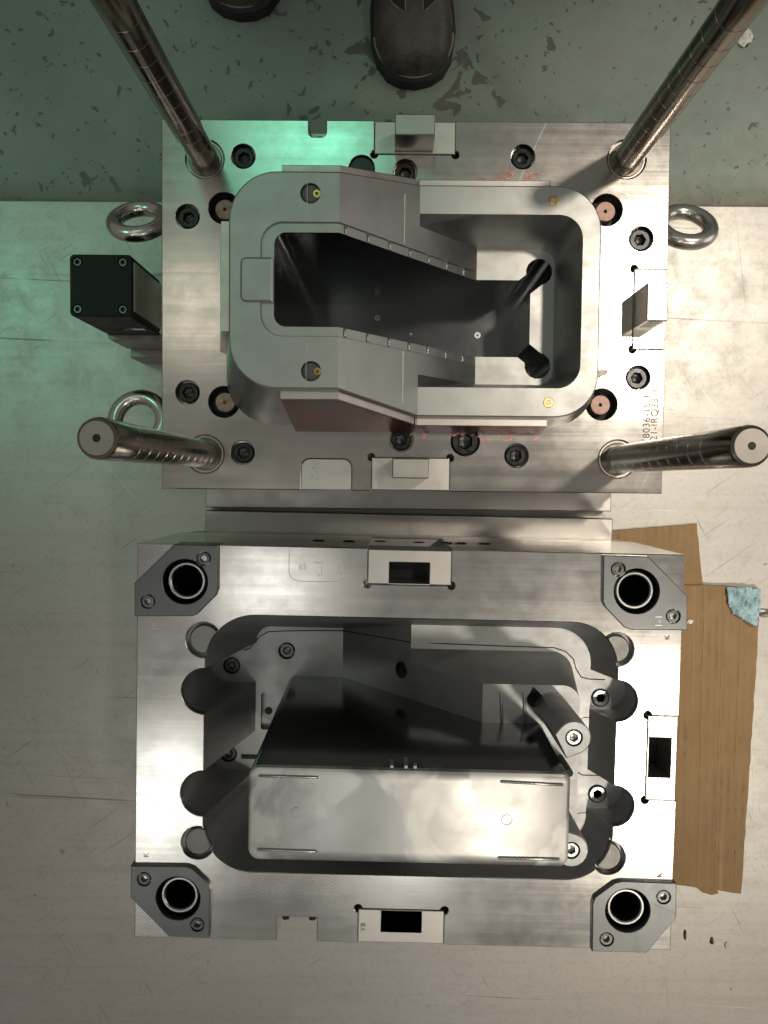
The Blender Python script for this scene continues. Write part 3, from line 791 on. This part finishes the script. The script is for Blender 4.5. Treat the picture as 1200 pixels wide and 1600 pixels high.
# pads that sit half in the pocket's rim
pads = [(Lo(318, 1000), 0.0170), (Lo(309, 1317), 0.0160), (Lo(964, 1015), 0.0160), (Lo(950, 1340), 0.0165)]
def in_loop(pt, loop):
    x, y = pt; c = False; n = len(loop)
    for i in range(n):
        (x1, y1), (x2, y2) = loop[i], loop[i-1]
        if (y1 > y) != (y2 > y) and x < (x2 - x1)*(y - y1)/(y2 - y1) + x1: c = not c
    return c
def densify(loop, d=0.002):
    out = []
    for i, p in enumerate(loop):
        q = loop[(i+1) % len(loop)]; n = max(1, int(math.hypot(q[0]-p[0], q[1]-p[1])/d))
        out += [(p[0] + (q[0]-p[0])*k/n, p[1] + (q[1]-p[1])*k/n) for k in range(n)]
    return out
def bite(loop, c, r):
    """outline of loop united with a circle: the run inside the circle is replaced by the circle's far side"""
    n = len(loop); ins = [math.hypot(p[0]-c[0], p[1]-c[1]) < r for p in loop]
    if not any(ins): return loop
    s = next(i for i in range(n) if ins[i] and not ins[i-1]); L = loop[s:] + loop[:s]; I = ins[s:] + ins[:s]
    k = next(i for i in range(n) if not I[i]); a0 = math.atan2(L[0][1]-c[1], L[0][0]-c[0]); a1 = math.atan2(L[k-1][1]-c[1], L[k-1][0]-c[0])
    d = (a1 - a0) % (2*math.pi)                   # go round on the side lying outside the pocket
    mid = (c[0] + r*math.cos(a0 + d/2), c[1] + r*math.sin(a0 + d/2))
    if in_loop(mid, loop): d -= 2*math.pi
    return [(c[0] + r*math.cos(a0 + d*i/24), c[1] + r*math.sin(a0 + d*i/24)) for i in range(25)] + L[k:]
def clean(loop):
    out = []
    for p in loop:
        if not out or math.hypot(p[0]-out[-1][0], p[1]-out[-1][1]) > 2e-4: out.append(p)
    if math.hypot(out[0][0]-out[-1][0], out[0][1]-out[-1][1]) < 2e-4: out.pop()
    return out
rim = densify(clean(M0))
for c, r in pads: rim = bite(rim, (c.x, c.y), r + 0.0022)
rim = clean(rim)

# notches and lock plates
kt = [Lo(574.5, 880).x, Lo(706, 880).x, Lo(640, 914).y]
kb = [Lo(559, 1450).x, Lo(694, 1450).x, Lo(640, 1421.5).y]
kr = [Lo(1010, 1250).y, Lo(1010, 1117.5).y, Lo(1010, 1180).x]
nb = [Lo(432.5, 1450).x, Lo(495, 1450).x, Lo(465, 1433).y]
out_l = plate_outline(QX0, QY0, QX1, QY1,
    bottom=[(kb[0], kb[1], kb[2] - QY0, 1, 0), (nb[0], nb[1], nb[2] - QY0, 0, 0)],
    right=[(kr[0], kr[1], QX1 - kr[2], 1, 0)], top=[(kt[0], kt[1], QY1 - kt[2], 1, 0)])
BUSH = [(289, 909), (995, 924), (278, 1404), (981, 1423)]
pl = prism('mold_plate', out_l, 0.100, ZL, 'lower_plate_steel', lower, [(rim, 0.009, 0.0007)] + [(circle(*Lo(u, v, ZL + 0.005), 0.0246, 40), 0.130, 0) for u, v in BUSH], 0.0009)
# open the pocket: the plate's blind floor is dropped so that the shaped pocket shows
bm = bmesh.new(); bm.from_mesh(pl.data)
dead = [f for f in bm.faces if abs(f.calc_center_median().z - (ZL - 0.009)) < 1e-5 and abs(f.normal.z) > 0.9]
bmesh.ops.delete(bm, geom=dead, context='FACES'); bm.to_mesh(pl.data); bm.free()
pl.data.set_sharp_from_angle(angle=R(32))
box('support_plate', QX0 + 0.002, QY0 + 0.032, 0.034, QX1 - 0.002, QY1 - 0.002, 0.098, 'clamp_steel', lower)
c0, c1, cy_ = Lo(321, 815, 0.032).x, Lo(957, 835, 0.032).x, Lo(640, 804, 0.032).y
box('clamp_plate', c0, QY0 - 0.012, 0.001, c1, cy_, 0.032, 'clamp_steel', lower, 0.0012)
# ports along the back face
for u in (497, 545, 594, 655, 700, 722, 760):
    x = Lo(u, 838, 0.20).x
    me = lathe_mesh('cooling_port', [(0.0075, 0), (0.0070, 0.0006), (0.0055, 0.0006), (0.0050, -0.0004), (0, -0.0004)], 20)
    link('cooling_port', me, 'black_oxide', lower, (x, QY1 + 0.0003, 0.185 + 0.004*(u % 2)), (R(-90), 0, 0))

# shaped pocket, ledges, ramp and core block in one piece of steel
near = lambda p: any(math.hypot(p[0]-c.x, p[1]-c.y) < r + 0.004 for c, r in pads)
z0 = [ZL - 0.0088 if near(p) else ZL - 0.0010 for p in M0]
fx = lambda u, v, z: Lo(u, v, z)
s1, s2, s3 = fx(448, 1017, MA), fx(362, 1040, MA), fx(357, 1178, MA)
sq0, sq1 = fx(408, 1082, MA), fx(452, 1141, MA)
sl0, sl1 = fx(377, 1172, MA), fx(400, 1186, MA)
left_holes = [(circle(s.x, s.y, 0.0108, 30), 0.010) for s in (s1, s2, s3)]
left_holes.append((rrect(sq0.x, sq1.y, -0.1440, sq0.y, 0.003, 4), 0.012))
def left_run2(L): return [p for p in L if p[0] <= -0.074 + 1e-9]
fl_l = (clean(left_run2(M1)) + clean(left_run2(M4))[::-1], MA, left_holes)
td = fx(836, 1087, MR); td.y = min(td.y, 0.0785 - 0.0150); teardrop = [(td.x + 0.0085*math.cos(R(a)), td.y + 0.0085*math.sin(R(a))) for a in range(-230, 50, 20)] + [(td.x - 0.0025, td.y + 0.0135)]
hx_ = fx(889, 1206, MR)
fl_r = (clean(right_run(M3)) + clean(right_run(M4))[::-1], MR, [(teardrop, 0.05)])
def skip_l(k, a, b, c, d):
    e = 1e-7
    if 1 <= k <= 3 and a[0] <= -0.074 + e and b[0] <= -0.074 + e: return True
    if k == 3 and a[0] >= 0.080 - e and b[0] >= 0.080 - e: return True
    return False
cav = nested('cavity_insert', [(M0, z0), (M1, lip_l), (M2, lip_l), (M3, ramp_l), (M4, ramp_l)], 'cavity_steel', lower, [fl_l, fl_r], skip=skip_l)
cav['label'] = 'deep stepped pocket floor rising on a ramp from left to right'
blk = nested('core_block', [(M4, lambda x: ramp_l(x) - 0.001), (M5, MT - 0.0045), (M6, MT - 0.0013), (M7, MT)], 'block_steel', lower, cap=True, mat2='polished_shade_wall', ks=(0,))
blk['label'] = 'tall core block with a pale greasy top face'

for s, rr in ((s1, 0.0090), (s2, 0.0094), (s3, 0.0094)): screw(s.x, s.y, MA - 0.0020, rr, cav, 'screw_grey')
prism('pin_hole', circle(sq0.x + 0.008, (sq0.y + sq1.y)/2 - 0.003, 0.0048, 20), MA - 0.0119, MA - 0.0112, 'black_hole', cav, (), 0)
box('slot', sl0.x, sl1.y, MA - 0.001, sl1.x + 0.01, sl1.y + 0.006, MA + 0.0002, 'black_hole', cav, 0)
for (u, v) in ((938, 1090), (933, 1240)):
    s = fx(u, v, MLIP)
    prism('screw_seat', circle(s.x, s.y, 0.0106, 30), MLIP - 0.004, MLIP + 0.0003, 'groove', cav, [(circle(s.x, s.y, 0.0098, 30), 0.0003, 0)], 0)
    screw(s.x, s.y, MLIP + 0.0022, 0.0094, cav, 'screw_bright')
a, b = fx(377, 1070, MA), fx(393, 1150, MA)
prism('wall_fillet', rrect(a.x, b.y, b.x, a.y, 0.006, 6, (1, 1, 1, 1)), MA - 0.002, MA + 0.005, 'core_steel', cav, (), 0.0035)
# ramp screw, square to the ramp
sr = fx(627, 1045, 0.215); ang = -math.atan((MR - MA)/0.154); zr_ = ramp_l(sr.x)
o = link('screw_seat', lathe_mesh('screw_seat', [(0.0098, 0.0), (0.0098, 0.0003), (0, 0.0003)], 28), 'black_hole', cav, (sr.x, sr.y, zr_), (0, ang, 0))
screw(sr.x, sr.y, zr_ + 0.0014, 0.0080, cav, 'black_oxide', (0, ang, 0.3))
# joint lines of the insert
def on_lip(u, v, zg):
    p = Lo(u, v, zg)
    for _ in range(6): p = Lo(u, v, lip_l(p.x))
    return (p.x, p.y, lip_l(p.x))
J = [on_lip(u, v, MA) for u, v in ((381, 1016), (390, 1013), (398, 1004), (406, 994), (420, 987), (440, 986), (500, 985), (536, 985.5))] + \
    [on_lip(u, v, 0.2) for u, v in ((580, 993), (641, 1003.5))] + [on_lip(u, v, MLIP) for u, v in ((700, 1006), (800, 1010), (866, 1012), (884, 1018), (896, 1030), (900, 1045), (908, 1058), (920, 1061), (945, 1062))]
line_strip('joint_line', J, 0.0013, 0.0, 'black_hole', cav)
line_strip('joint_line', [on_lip(u, v, MLIP) for u, v in ((905, 1125), (912, 1121), (936, 1121), (948, 1117))], 0.0010, 0.0, 'groove', cav)
line_strip('joint_line', [on_lip(u, v, MLIP) for u, v in ((903, 1207), (910, 1211), (946, 1212))], 0.0012, 0.0, 'black_hole', cav)
line_strip('joint_line', [on_lip(u, v, MLIP) for u, v in ((902, 1272), (908, 1270), (946, 1270))], 0.0010, 0.0, 'groove', cav)
# raised ribs on the right-hand ledge
for u in (783, 819):
    a, b = fx(u, 1082, MR), fx(u + 1, 1128, MR)
    link('ledge_rib', tube_mesh('ledge_rib', [(a.x, a.y, MR), (a.x, a.y - 0.002, MR + 0.0006), (b.x, b.y + 0.002, MR + 0.0006), (b.x, b.y, MR)], 0.0016, 8), 'cavity_steel', cav)
# corner bosses beside the core block
for k, (u, v) in enumerate(((897, 1153), (893, 1329))):
    c = fx(u, v, 0.406); s = 1 if k == 0 else -1
    body = [(c.x + 0.0155*math.cos(R(a)), c.y + 0.0155*math.sin(R(a))) for a in range(-110, 111, 20)]
    body = [(x, c.y + (y - c.y)) for x, y in body] + [(c.x - 0.013, c.y + 0.012), (c.x - 0.016, c.y - 0.012)]
    body = [(c.x + (x - c.x)*math.cos(R(35*s)) - (y - c.y)*math.sin(R(35*s)), c.y + (x - c.x)*math.sin(R(35*s)) + (y - c.y)*math.cos(R(35*s))) for x, y in body]
    bo = prism('corner_boss', body, MR - 0.002, 0.406, 'cavity_steel', lower, [(circle(c.x, c.y, 0.0078, 28), 0.008, 0.0003)], 0.0010)
    screw(c.x, c.y, 0.4052, 0.0070, bo, 'screw_bright')
p = Lo(889, 1208, MR + 0.04); prism('dowel_hole', circle(p.x, p.y, 0.0042, 20), MR - 0.01, MR + 0.04, 'black_hole', lower, (), 0.0003)
# core block top: ribs, ejector marks, little vent fins
for (u0, v0, u1, v1) in ((405, 1212, 496, 1214.5), (403, 1327, 494, 1330), (783, 1221, 879, 1226), (779, 1340, 873, 1342)):
    a, b = Lo(u0, v0, MT), Lo(u1, v1, MT)
    link('top_rib', tube_mesh('top_rib', [(a.x, a.y, MT - 0.0004), (a.x + 0.001, a.y, MT + 0.0004), (b.x - 0.001, b.y, MT + 0.0004), (b.x, b.y, MT - 0.0004)], 0.0013, 8), 'bushing_steel', blk)
for (u, v) in ((463, 1270), (792, 1281)):
    c = Lo(u, v, MT)
    prism('ejector_mark', circle(c.x, c.y, 0.0048, 28), MT - 0.001, MT + 0.00035, 'block_steel', blk, [(circle(c.x, c.y, 0.0041, 28), 0.0005, 0)], 0.0002)
for u, h in ((612, 0.012), (634, 0.018), (648, 0.004)):
    c = Lo(u, 1198, MT - 0.010)
    box('vent_fin', c.x - 0.0016, 0.0365, MT - 0.004 - h, c.x + 0.0016, 0.0395, MT - 0.002, 'cavity_steel', blk, 0.0004)

# pads in the rim
for c, r in pads:
    def clip(rad):
        out = []
        for x, y in circle(c.x, c.y, rad, 64):
            if in_loop((x, y), M0c):
                lo_, hi = 0.0, 1.0
                for _ in range(18):
                    m_ = (lo_ + hi)/2; q = (c.x + (x-c.x)*m_, c.y + (y-c.y)*m_)
                    if in_loop(q, M0c): hi = m_
                    else: lo_ = m_
                x, y = c.x + (x-c.x)*lo_, c.y + (y-c.y)*lo_
            out.append((x, y))
        return clean(out)
    M0c = clean(M0)
    seat = prism('pad_seat', clip(r + 0.0030), ZL - 0.02, ZL - 0.0085, 'guide_steel', lower, (), 0)
    prism('locating_pad', clip(r - 0.0012), ZL - 0.0084, ZL - 0.0034, 'pad_steel', seat, (), 0.0012)

# corner guide plates with bushings
ZG = ZL + 0.005
def guide(px, bush, scr, mark=None):
    pts = ccw([tuple(Lo(u, v, ZG)) for u, v in px])
    b = Lo(bush[0], bush[1], ZG)
    hol = [(circle(b.x, b.y, 0.0240, 48), None, 0.0006)] + [(circle(*Lo(u, v, ZG), 0.0078, 26), 0.008, 0.0003) for u, v in scr]
    gp = prism('guide_plate', pts, ZL - 0.03, ZG, 'guide_steel', lower, hol, 0.0009)
    rb, ri = 0.0214, 0.0163
    me = lathe_mesh('bushing', [(rb, -0.028), (rb, 0.0035), (rb - 0.0008, 0.0052), (rb - 0.0022, 0.0064), (ri + 0.0012, 0.0064), (ri, 0.0052), (ri, -0.004)], 56)
    bu = link('bushing', me, 'bushing_steel', gp, (b.x, b.y, ZG - 0.0135))
    link('bore', lathe_mesh('bore', [(ri, 0.101), (ri, 0), (0, 0)], 40), 'black_oxide', gp, (b.x, b.y, ZG - 0.118))  # black wall colour stands in for the shade down the bushing
    for u, v in scr:
        c = Lo(u, v, ZG); screw(c.x, c.y, ZG - 0.0008, 0.0069, gp, 'screw_grey')
    return gp
g1 = guide([(272, 850.5), (341, 852), (341, 922), (337, 931), (308, 960), (299, 963), (210, 963), (210, 911)], (289, 909), ((318, 873), (231, 940)))
g2 = guide([(943, 867.5), (1013, 869.5), (1074, 931), (1074, 985), (985, 984), (975, 980), (946, 949), (942, 940)], (995, 924), ((966, 889.5), (1052, 963)))
g3 = guide([(204, 1353), (290, 1354), (302, 1358), (325, 1380), (329, 1392), (327, 1466), (264, 1464), (204, 1403)], (278, 1404), ((225, 1374), (308, 1445)))
g4 = guide([(926, 1412), (930, 1402), (960, 1380), (972, 1377), (1057, 1380), (1057, 1434), (1011, 1489), (925, 1487)], (981, 1423), ((1037, 1402), (948, 1468)))
p = Lo(1024, 982, ZG); text('engraved_marking', '1-1', Lo(1034, 968, ZG).x, Lo(1034, 981, ZG).y, ZG + 0.0001, 0.010, R(90), 'pale_engraving', lower)
# female lock plates
def flock(x0, y0, x1, y1, h):
    a, b = h
    p = prism('side_lock', rrect(x0 + 0.0004, y0 + 0.0004, x1 - 0.0004, y1 - 0.0004), ZL - 0.05, ZL + 0.0002, 'lock_steel', lower,
              [(rrect(min(a.x, b.x), min(a.y, b.y), max(a.x, b.x), max(a.y, b.y)), 0.048, 0.0005)], 0.0008)
    x_0, y_0, x_1, y_1 = min(a.x, b.x), min(a.y, b.y), max(a.x, b.x), max(a.y, b.y)
    box('pocket_shade_floor', x_0 + .0004, y_0 + .0004, ZL - 0.0479, x_1 - .0004, y_1 - .0004, ZL - 0.044, 'black_hole', p, 0)  # black floor paints in the shade at the bottom of the lock pocket
    return p
fk = flock(kt[0], kt[2], kt[1], QY1 - 0.0008, (Lo(608, 878), Lo(671, 913.2)))
flock(kb[0], QY0 + 0.0008, kb[1], kb[2], (Lo(596, 1422.5), Lo(658, 1457)))
flock(kr[2], kr[0], QX1 - 0.0008, kr[1], (Lo(1014.5, 1152), Lo(1047, 1215)))
# stamped panel at the back edge
sp0, sp1 = Lo(452, 862), Lo(539, 909.5)
for nm, pts in (('stamp_outline', [(sp0.x, QY1 - 0.004), (sp0.x, sp1.y + 0.011)] + [(sp0.x + 0.011 - 0.011*math.cos(R(t)), sp1.y + 0.011 - 0.011*math.sin(R(t))) for t in range(15, 91, 15)] +
                [(sp1.x - 0.011 + 0.011*math.sin(R(t)), sp1.y + 0.011 - 0.011*math.cos(R(t))) for t in range(0, 91, 15)] + [(sp1.x, QY1 - 0.004)]),):
    line_strip(nm, [(x, y, ZL) for x, y in pts], 0.0007, 0.0, 'pale_engraving', lower)
p0, p1, p2 = Lo(491, 879), Lo(503, 879), Lo(503, 899)
line_strip('stamp_outline', [(p0.x, p0.y, ZL), (p1.x, p1.y, ZL), (p2.x, p2.y, ZL), (p2.x - 0.005, p2.y, ZL)], 0.0006, 0, 'pale_engraving', lower)
p = Lo(466, 884); text('engraved_marking', '85', p.x, p.y - 0.004, ZL + 0.0001, 0.009, R(0), 'pale_engraving', lower)
p = Lo(534, 897); text('engraved_marking', '1 0 1 -', p.x, p.y, ZL + 0.0001, 0.007, R(90), 'pale_engraving', lower)
for (u, v, s) in ((246, 985, '10'), (1046, 1000, 'K'), (1034, 1371, 'K'), (232, 1340, 'K'), (571, 1455, 'Y8')):
    p = Lo(u, v); text('engraved_marking', s, p.x, p.y, ZL + 0.0004, 0.008, R(90), 'engraving' if u > 300 else 'pale_engraving', lower)
# two plugs in the front notch
for u in (447, 488.5):
    c = Lo(u, 1438, ZL - 0.01)
    me = lathe_mesh('notch_plug', [(0.0038, 0), (0.0038, 0.006), (0.0025, 0.0062), (0.0020, 0.004), (0, 0.004)], 18)
    link('notch_plug', me, 'black_oxide', lower, (c.x, nb[2], ZL - 0.008), (R(90), 0, 0))

# ================================================================== loose things
def sheet(name, px, z0, z1, mat, jag=0.0):
    pts = [at(u, v, z1) for u, v in px]; c = sum(pts, Vector((0, 0)))/len(pts)
    loc = [(p.x - c.x, p.y - c.y) for p in pts]; out = []
    for i, p in enumerate(loc):
        q = loc[(i+1) % len(loc)]; n = max(1, int(math.hypot(q[0]-p[0], q[1]-p[1])/0.012))
        for k in range(n):
            t = k/n; w = jag if k else 0
            out.append((p[0] + (q[0]-p[0])*t + random.uniform(-w, w), p[1] + (q[1]-p[1])*t + random.uniform(-w, w)))
    return prism(name, out, z0 - z0, z1 - z0, mat, None, (), 0.0006, loc=(c.x, c.y, z0))
s = sheet('cardboard_sheet', [(900, 834), (1089, 818), (1099, 921), (1101, 990), (960, 990)], 0.0005, 0.0040, 'cardboard', 0.0004)
tag(s, 'small brown cardboard flap behind the back right corner of the mold with bushings', 'cardboard', 'cardboard under the mold')
s = sheet('cardboard_sheet', [(930, 912), (1133, 915), (1189, 920), (1184, 1010), (1177, 1120), (1170, 1230), (1163, 1330), (1158, 1397), (1118, 1391), (1068, 1384), (930, 1378)], 0.0046, 0.0086, 'cardboard', 0.0008)
for u0, u1 in ((1101, 1090), (1131, 1117), (1160, 1141)):
    cc = Vector((s.location.x, s.location.y)); a, b = at(u0, 918, 0.0086) - cc, at(u1, 1386, 0.0086) - cc
    pts = [(a.x + (b.x-a.x)*t/12 + random.uniform(-.0006, .0006), a.y + (b.y-a.y)*t/12, 0.0040) for t in range(13)]
    link('crease', tube_mesh('crease', pts, 0.0006, 6), 'card_crease', s)
tag(s, 'long brown corrugated cardboard strip along the right side of the mold with bushings', 'cardboard', 'cardboard under the mold')
s = sheet('cardboard_sheet', [(1085, 1384), (1118, 1389), (1124, 1396), (1112, 1399), (1098, 1395)], 0.0006, 0.0030, 'cardboard', 0.0008)
tag(s, 'tiny torn cardboard scrap under the front end of the long strip', 'cardboard scrap')

def tape():
    c = at(1162, 945, 0.010); poly = [at(u, v, 0.010) - c for u, v in ((1133, 915), (1189, 918), (1189, 950), (1181, 981), (1165, 972), (1144, 960), (1136, 945))]
    P = [(p.x, p.y) for p in poly]; xs = [p[0] for p in P]; ys = [p[1] for p in P]
    bm = bmesh.new(); n = 30; grid = {}
    for i in range(n+1):
        for j in range(n+1):
            x = min(xs) + (max(xs)-min(xs))*i/n; y = min(ys) + (max(ys)-min(ys))*j/n
            if in_loop((x, y), P):
                z = 0.0010 + 0.0085*abs(noise.noise(Vector((x*60, y*60, 3)))) + 0.0045*abs(noise.noise(Vector((x*160, y*160, 9))))
                grid[i, j] = bm.verts.new((x, y, z))
    for (i, j) in list(grid):
        q = [(i, j), (i+1, j), (i+1, j+1), (i, j+1)]
        if all(k in grid for k in q): bm.faces.new([grid[k] for k in q])
    o = link('blue_tape', finish(bm, 'blue_tape', 12), 'tape_blue', None, (c.x, c.y, 0.0088))
    md = o.modifiers.new('thickness', 'SOLIDIFY'); md.thickness = 0.0003
    tag(o, 'crumpled pale blue tape on the corner of the cardboard strip', 'tape')
tape()
def scrap(name, u, v, z, w, h, hh, mat, label, cat, seed):
    c = at(u, v, z); random.seed(seed)
    bm = bmesh.new(); bmesh.ops.create_icosphere(bm, subdivisions=2, radius=1)
    for vv in bm.verts:
        k = 0.65 + 0.6*random.random(); vv.co = Vector((vv.co.x*w*k, vv.co.y*h*k, max(0, vv.co.z)*hh*k))
    o = link(name, finish(bm, name, 10), mat, None, (c.x, c.y, z)); tag(o, label, cat)
scrap('paint_chip', 1163, 60, -0.0138, 0.010, 0.015, 0.006, 'debris', 'pale crumbled paint chip on green floor beside the right guide pillar', 'debris', 3)
scrap('metal_chip', 1135, 1477, 0.0003, 0.003, 0.005, 0.002, 'debris', 'small pale chip on steel floor at lower right', 'debris', 5)
scrap('metal_chip', 1112, 1470, 0.0003, 0.003, 0.006, 0.002, 'groove', 'small dark chip on steel floor beside the pale chip', 'debris', 6)
scrap('metal_chip', 1070, 1460, 0.0003, 0.0022, 0.008, 0.002, 'groove', 'thin dark sliver on steel floor near the front right corner', 'debris', 8)
scrap('foam_crumb', 1078, 971, 0.0088, 0.005, 0.003, 0.003, 'label_white', 'tiny white crumb on the cardboard strip beside the bushing corner', 'debris', 9)
scrap('foil_scrap', 1194, 957, 0.0003, 0.014, 0.006, 0.005, 'pillar_end_steel', 'grey foil scrap at the right edge beside blue tape', 'debris', 10)

# --- boots
def boot(u, v, rz, label):
    toe = at(u, v, 0.0)
    e = empty('work_boot', (toe.x, toe.y, -0.0139), rz); tag(e, label, 'boot', 'work boots at the top edge')
    # y runs from the toe (0) backwards to the heel (0.30)
    def outline(s):
        pts = []
        W = [(0.0, 0.0), (0.004, 0.022), (0.014, 0.038), (0.034, 0.050), (0.065, 0.056), (0.10, 0.055), (0.15, 0.047), (0.20, 0.043), (0.25, 0.043), (0.285, 0.034), (0.30, 0.015)]
        pts = [(w*s, y) for y, w in W] + [(-w*s, y) for y, w in reversed(W) if w > 0]
        return ccw(pts)
    prism('sole', outline(1.05), 0.0, 0.026, 'boot_sole', e, (), 0.004)
    bm = bmesh.new(); rows = []; nseg = 20
    prof = [(0.006, 0.018, 0.034), (0.012, 0.033, 0.046), (0.026, 0.045, 0.058), (0.046, 0.0515, 0.068), (0.070, 0.054, 0.075), (0.095, 0.052, 0.083), (0.12, 0.049, 0.095), (0.15, 0.046, 0.115), (0.18, 0.044, 0.138)]
    for y, w, h in prof:
        row = []
        for i in range(nseg + 1):
            t = math.pi*i/nseg; cs, sn = math.cos(t), math.sin(t)
            row.append(bm.verts.new((w*math.copysign(abs(cs)**0.7, cs), y, 0.024 + (h - 0.024)*abs(sn)**0.75)))
        rows.append(row)
    tip = bm.verts.new((0, 0.002, 0.026))
    for i in range(nseg): bm.faces.new((tip, rows[0][i], rows[0][i+1]))
    for a, b in zip(rows, rows[1:]):
        for i in range(nseg): bm.faces.new((a[i], a[i+1], b[i+1], b[i]))
    link('toe_upper', finish(bm, 'toe_upper', 80), 'boot_leather', e)
    # ankle shaft rising behind the instep
    bm = bmesh.new(); rows = []
    for z, cy, rx, ry in ((0.024, 0.215, 0.045, 0.085), (0.07, 0.212, 0.046, 0.082), (0.11, 0.212, 0.047, 0.070), (0.15, 0.218, 0.046, 0.058), (0.20, 0.222, 0.048, 0.056), (0.24, 0.224, 0.050, 0.058)):
        rows.append([bm.verts.new((rx*math.cos(2*math.pi*i/28), cy + ry*math.sin(2*math.pi*i/28), z)) for i in range(28)])
    for a, b in zip(rows, rows[1:]):
        for i in range(28): bm.faces.new((a[i], a[(i+1) % 28], b[(i+1) % 28], b[i]))
    bm.faces.new(rows[-1])
    link('ankle_shaft', finish(bm, 'ankle_shaft', 60), 'boot_leather', e)
    def surf(x, y):                                   # height of the upper at a plan position
        for (y0, w0, h0), (y1, w1, h1) in zip(prof, prof[1:]):
            if y0 <= y <= y1:
                t = (y-y0)/(y1-y0); w = w0+(w1-w0)*t; h = h0+(h1-h0)*t
                cs = min(1, (abs(x)/w))**(1/0.7); sn = math.sqrt(max(0, 1-cs*cs)); return 0.024 + (h-0.024)*sn**0.75
        return 0.1
    # fabric side panels, tongue and seams
    for s in (-1, 1):
        bm = bmesh.new(); grid = []
        for j in range(9):
            y = 0.066 + 0.09*j/8; x0 = 0.0125 + 0.002*j/8; x1 = min(0.041, 0.0135 + 0.030*math.sqrt(max(0, j/8*1.6)))
            grid.append([bm.verts.new((s*(x0 + (x1-x0)*i/6), y, surf(x0 + (x1-x0)*i/6, y) + 0.0012)) for i in range(7)])
        for a, b in zip(grid, grid[1:]):
            for i in range(6): bm.faces.new((a[i], a[i+1], b[i+1], b[i]))
        link('side_panel', finish(bm, 'side_panel', 80), 'boot_panel', e)
        seam = [(s*min(0.043, 0.0135 + 0.032*math.sqrt(max(0, j/8*1.6))), 0.0645 + 0.09*j/8) for j in range(9)]
        link('seam', tube_mesh('seam', [(x, y, surf(x, y) + 0.0012) for x, y in seam], 0.0008, 6), 'boot_thread', e)
        link('seam', tube_mesh('seam', [(s*0.0115, y, surf(0.0115, y) + 0.0012) for y in (0.065, 0.08, 0.10, 0.12, 0.15)], 0.0007, 6), 'boot_thread', e)
    welt = [(0.0535*math.cos(R(a)), 0.060 - 0.0555*math.sin(R(a)), 0.0) for a in range(0, 181, 10)]
    link('welt', tube_mesh('welt', [(x, y, 0.0285) for x, y, _ in welt], 0.0020, 8), 'boot_thread', e)
    # trouser leg above the shaft
    bm = bmesh.new(); rows = []
    for z, r in ((0.19, 0.062), (0.25, 0.070), (0.36, 0.074), (0.50, 0.080)):
        rows.append([bm.verts.new((r*math.cos(2*math.pi*i/28)*(1+0.04*math.sin(5*i)), 0.235 + r*1.05*math.sin(2*math.pi*i/28), z)) for i in range(28)])
    for a, b in zip(rows, rows[1:]):
        for i in range(28): bm.faces.new((a[i], a[(i+1) % 28], b[(i+1) % 28], b[i]))
    bm.faces.new(rows[-1])
    link('trouser_leg', finish(bm, 'trouser_leg', 80), 'trouser', e)
boot(649, 134, R(3), 'dark brown work boot with rounded toe at the top edge, nearest the mold')
boot(372, 26, R(-6), 'dark work boot of which only the toe shows, behind the left guide pillar')
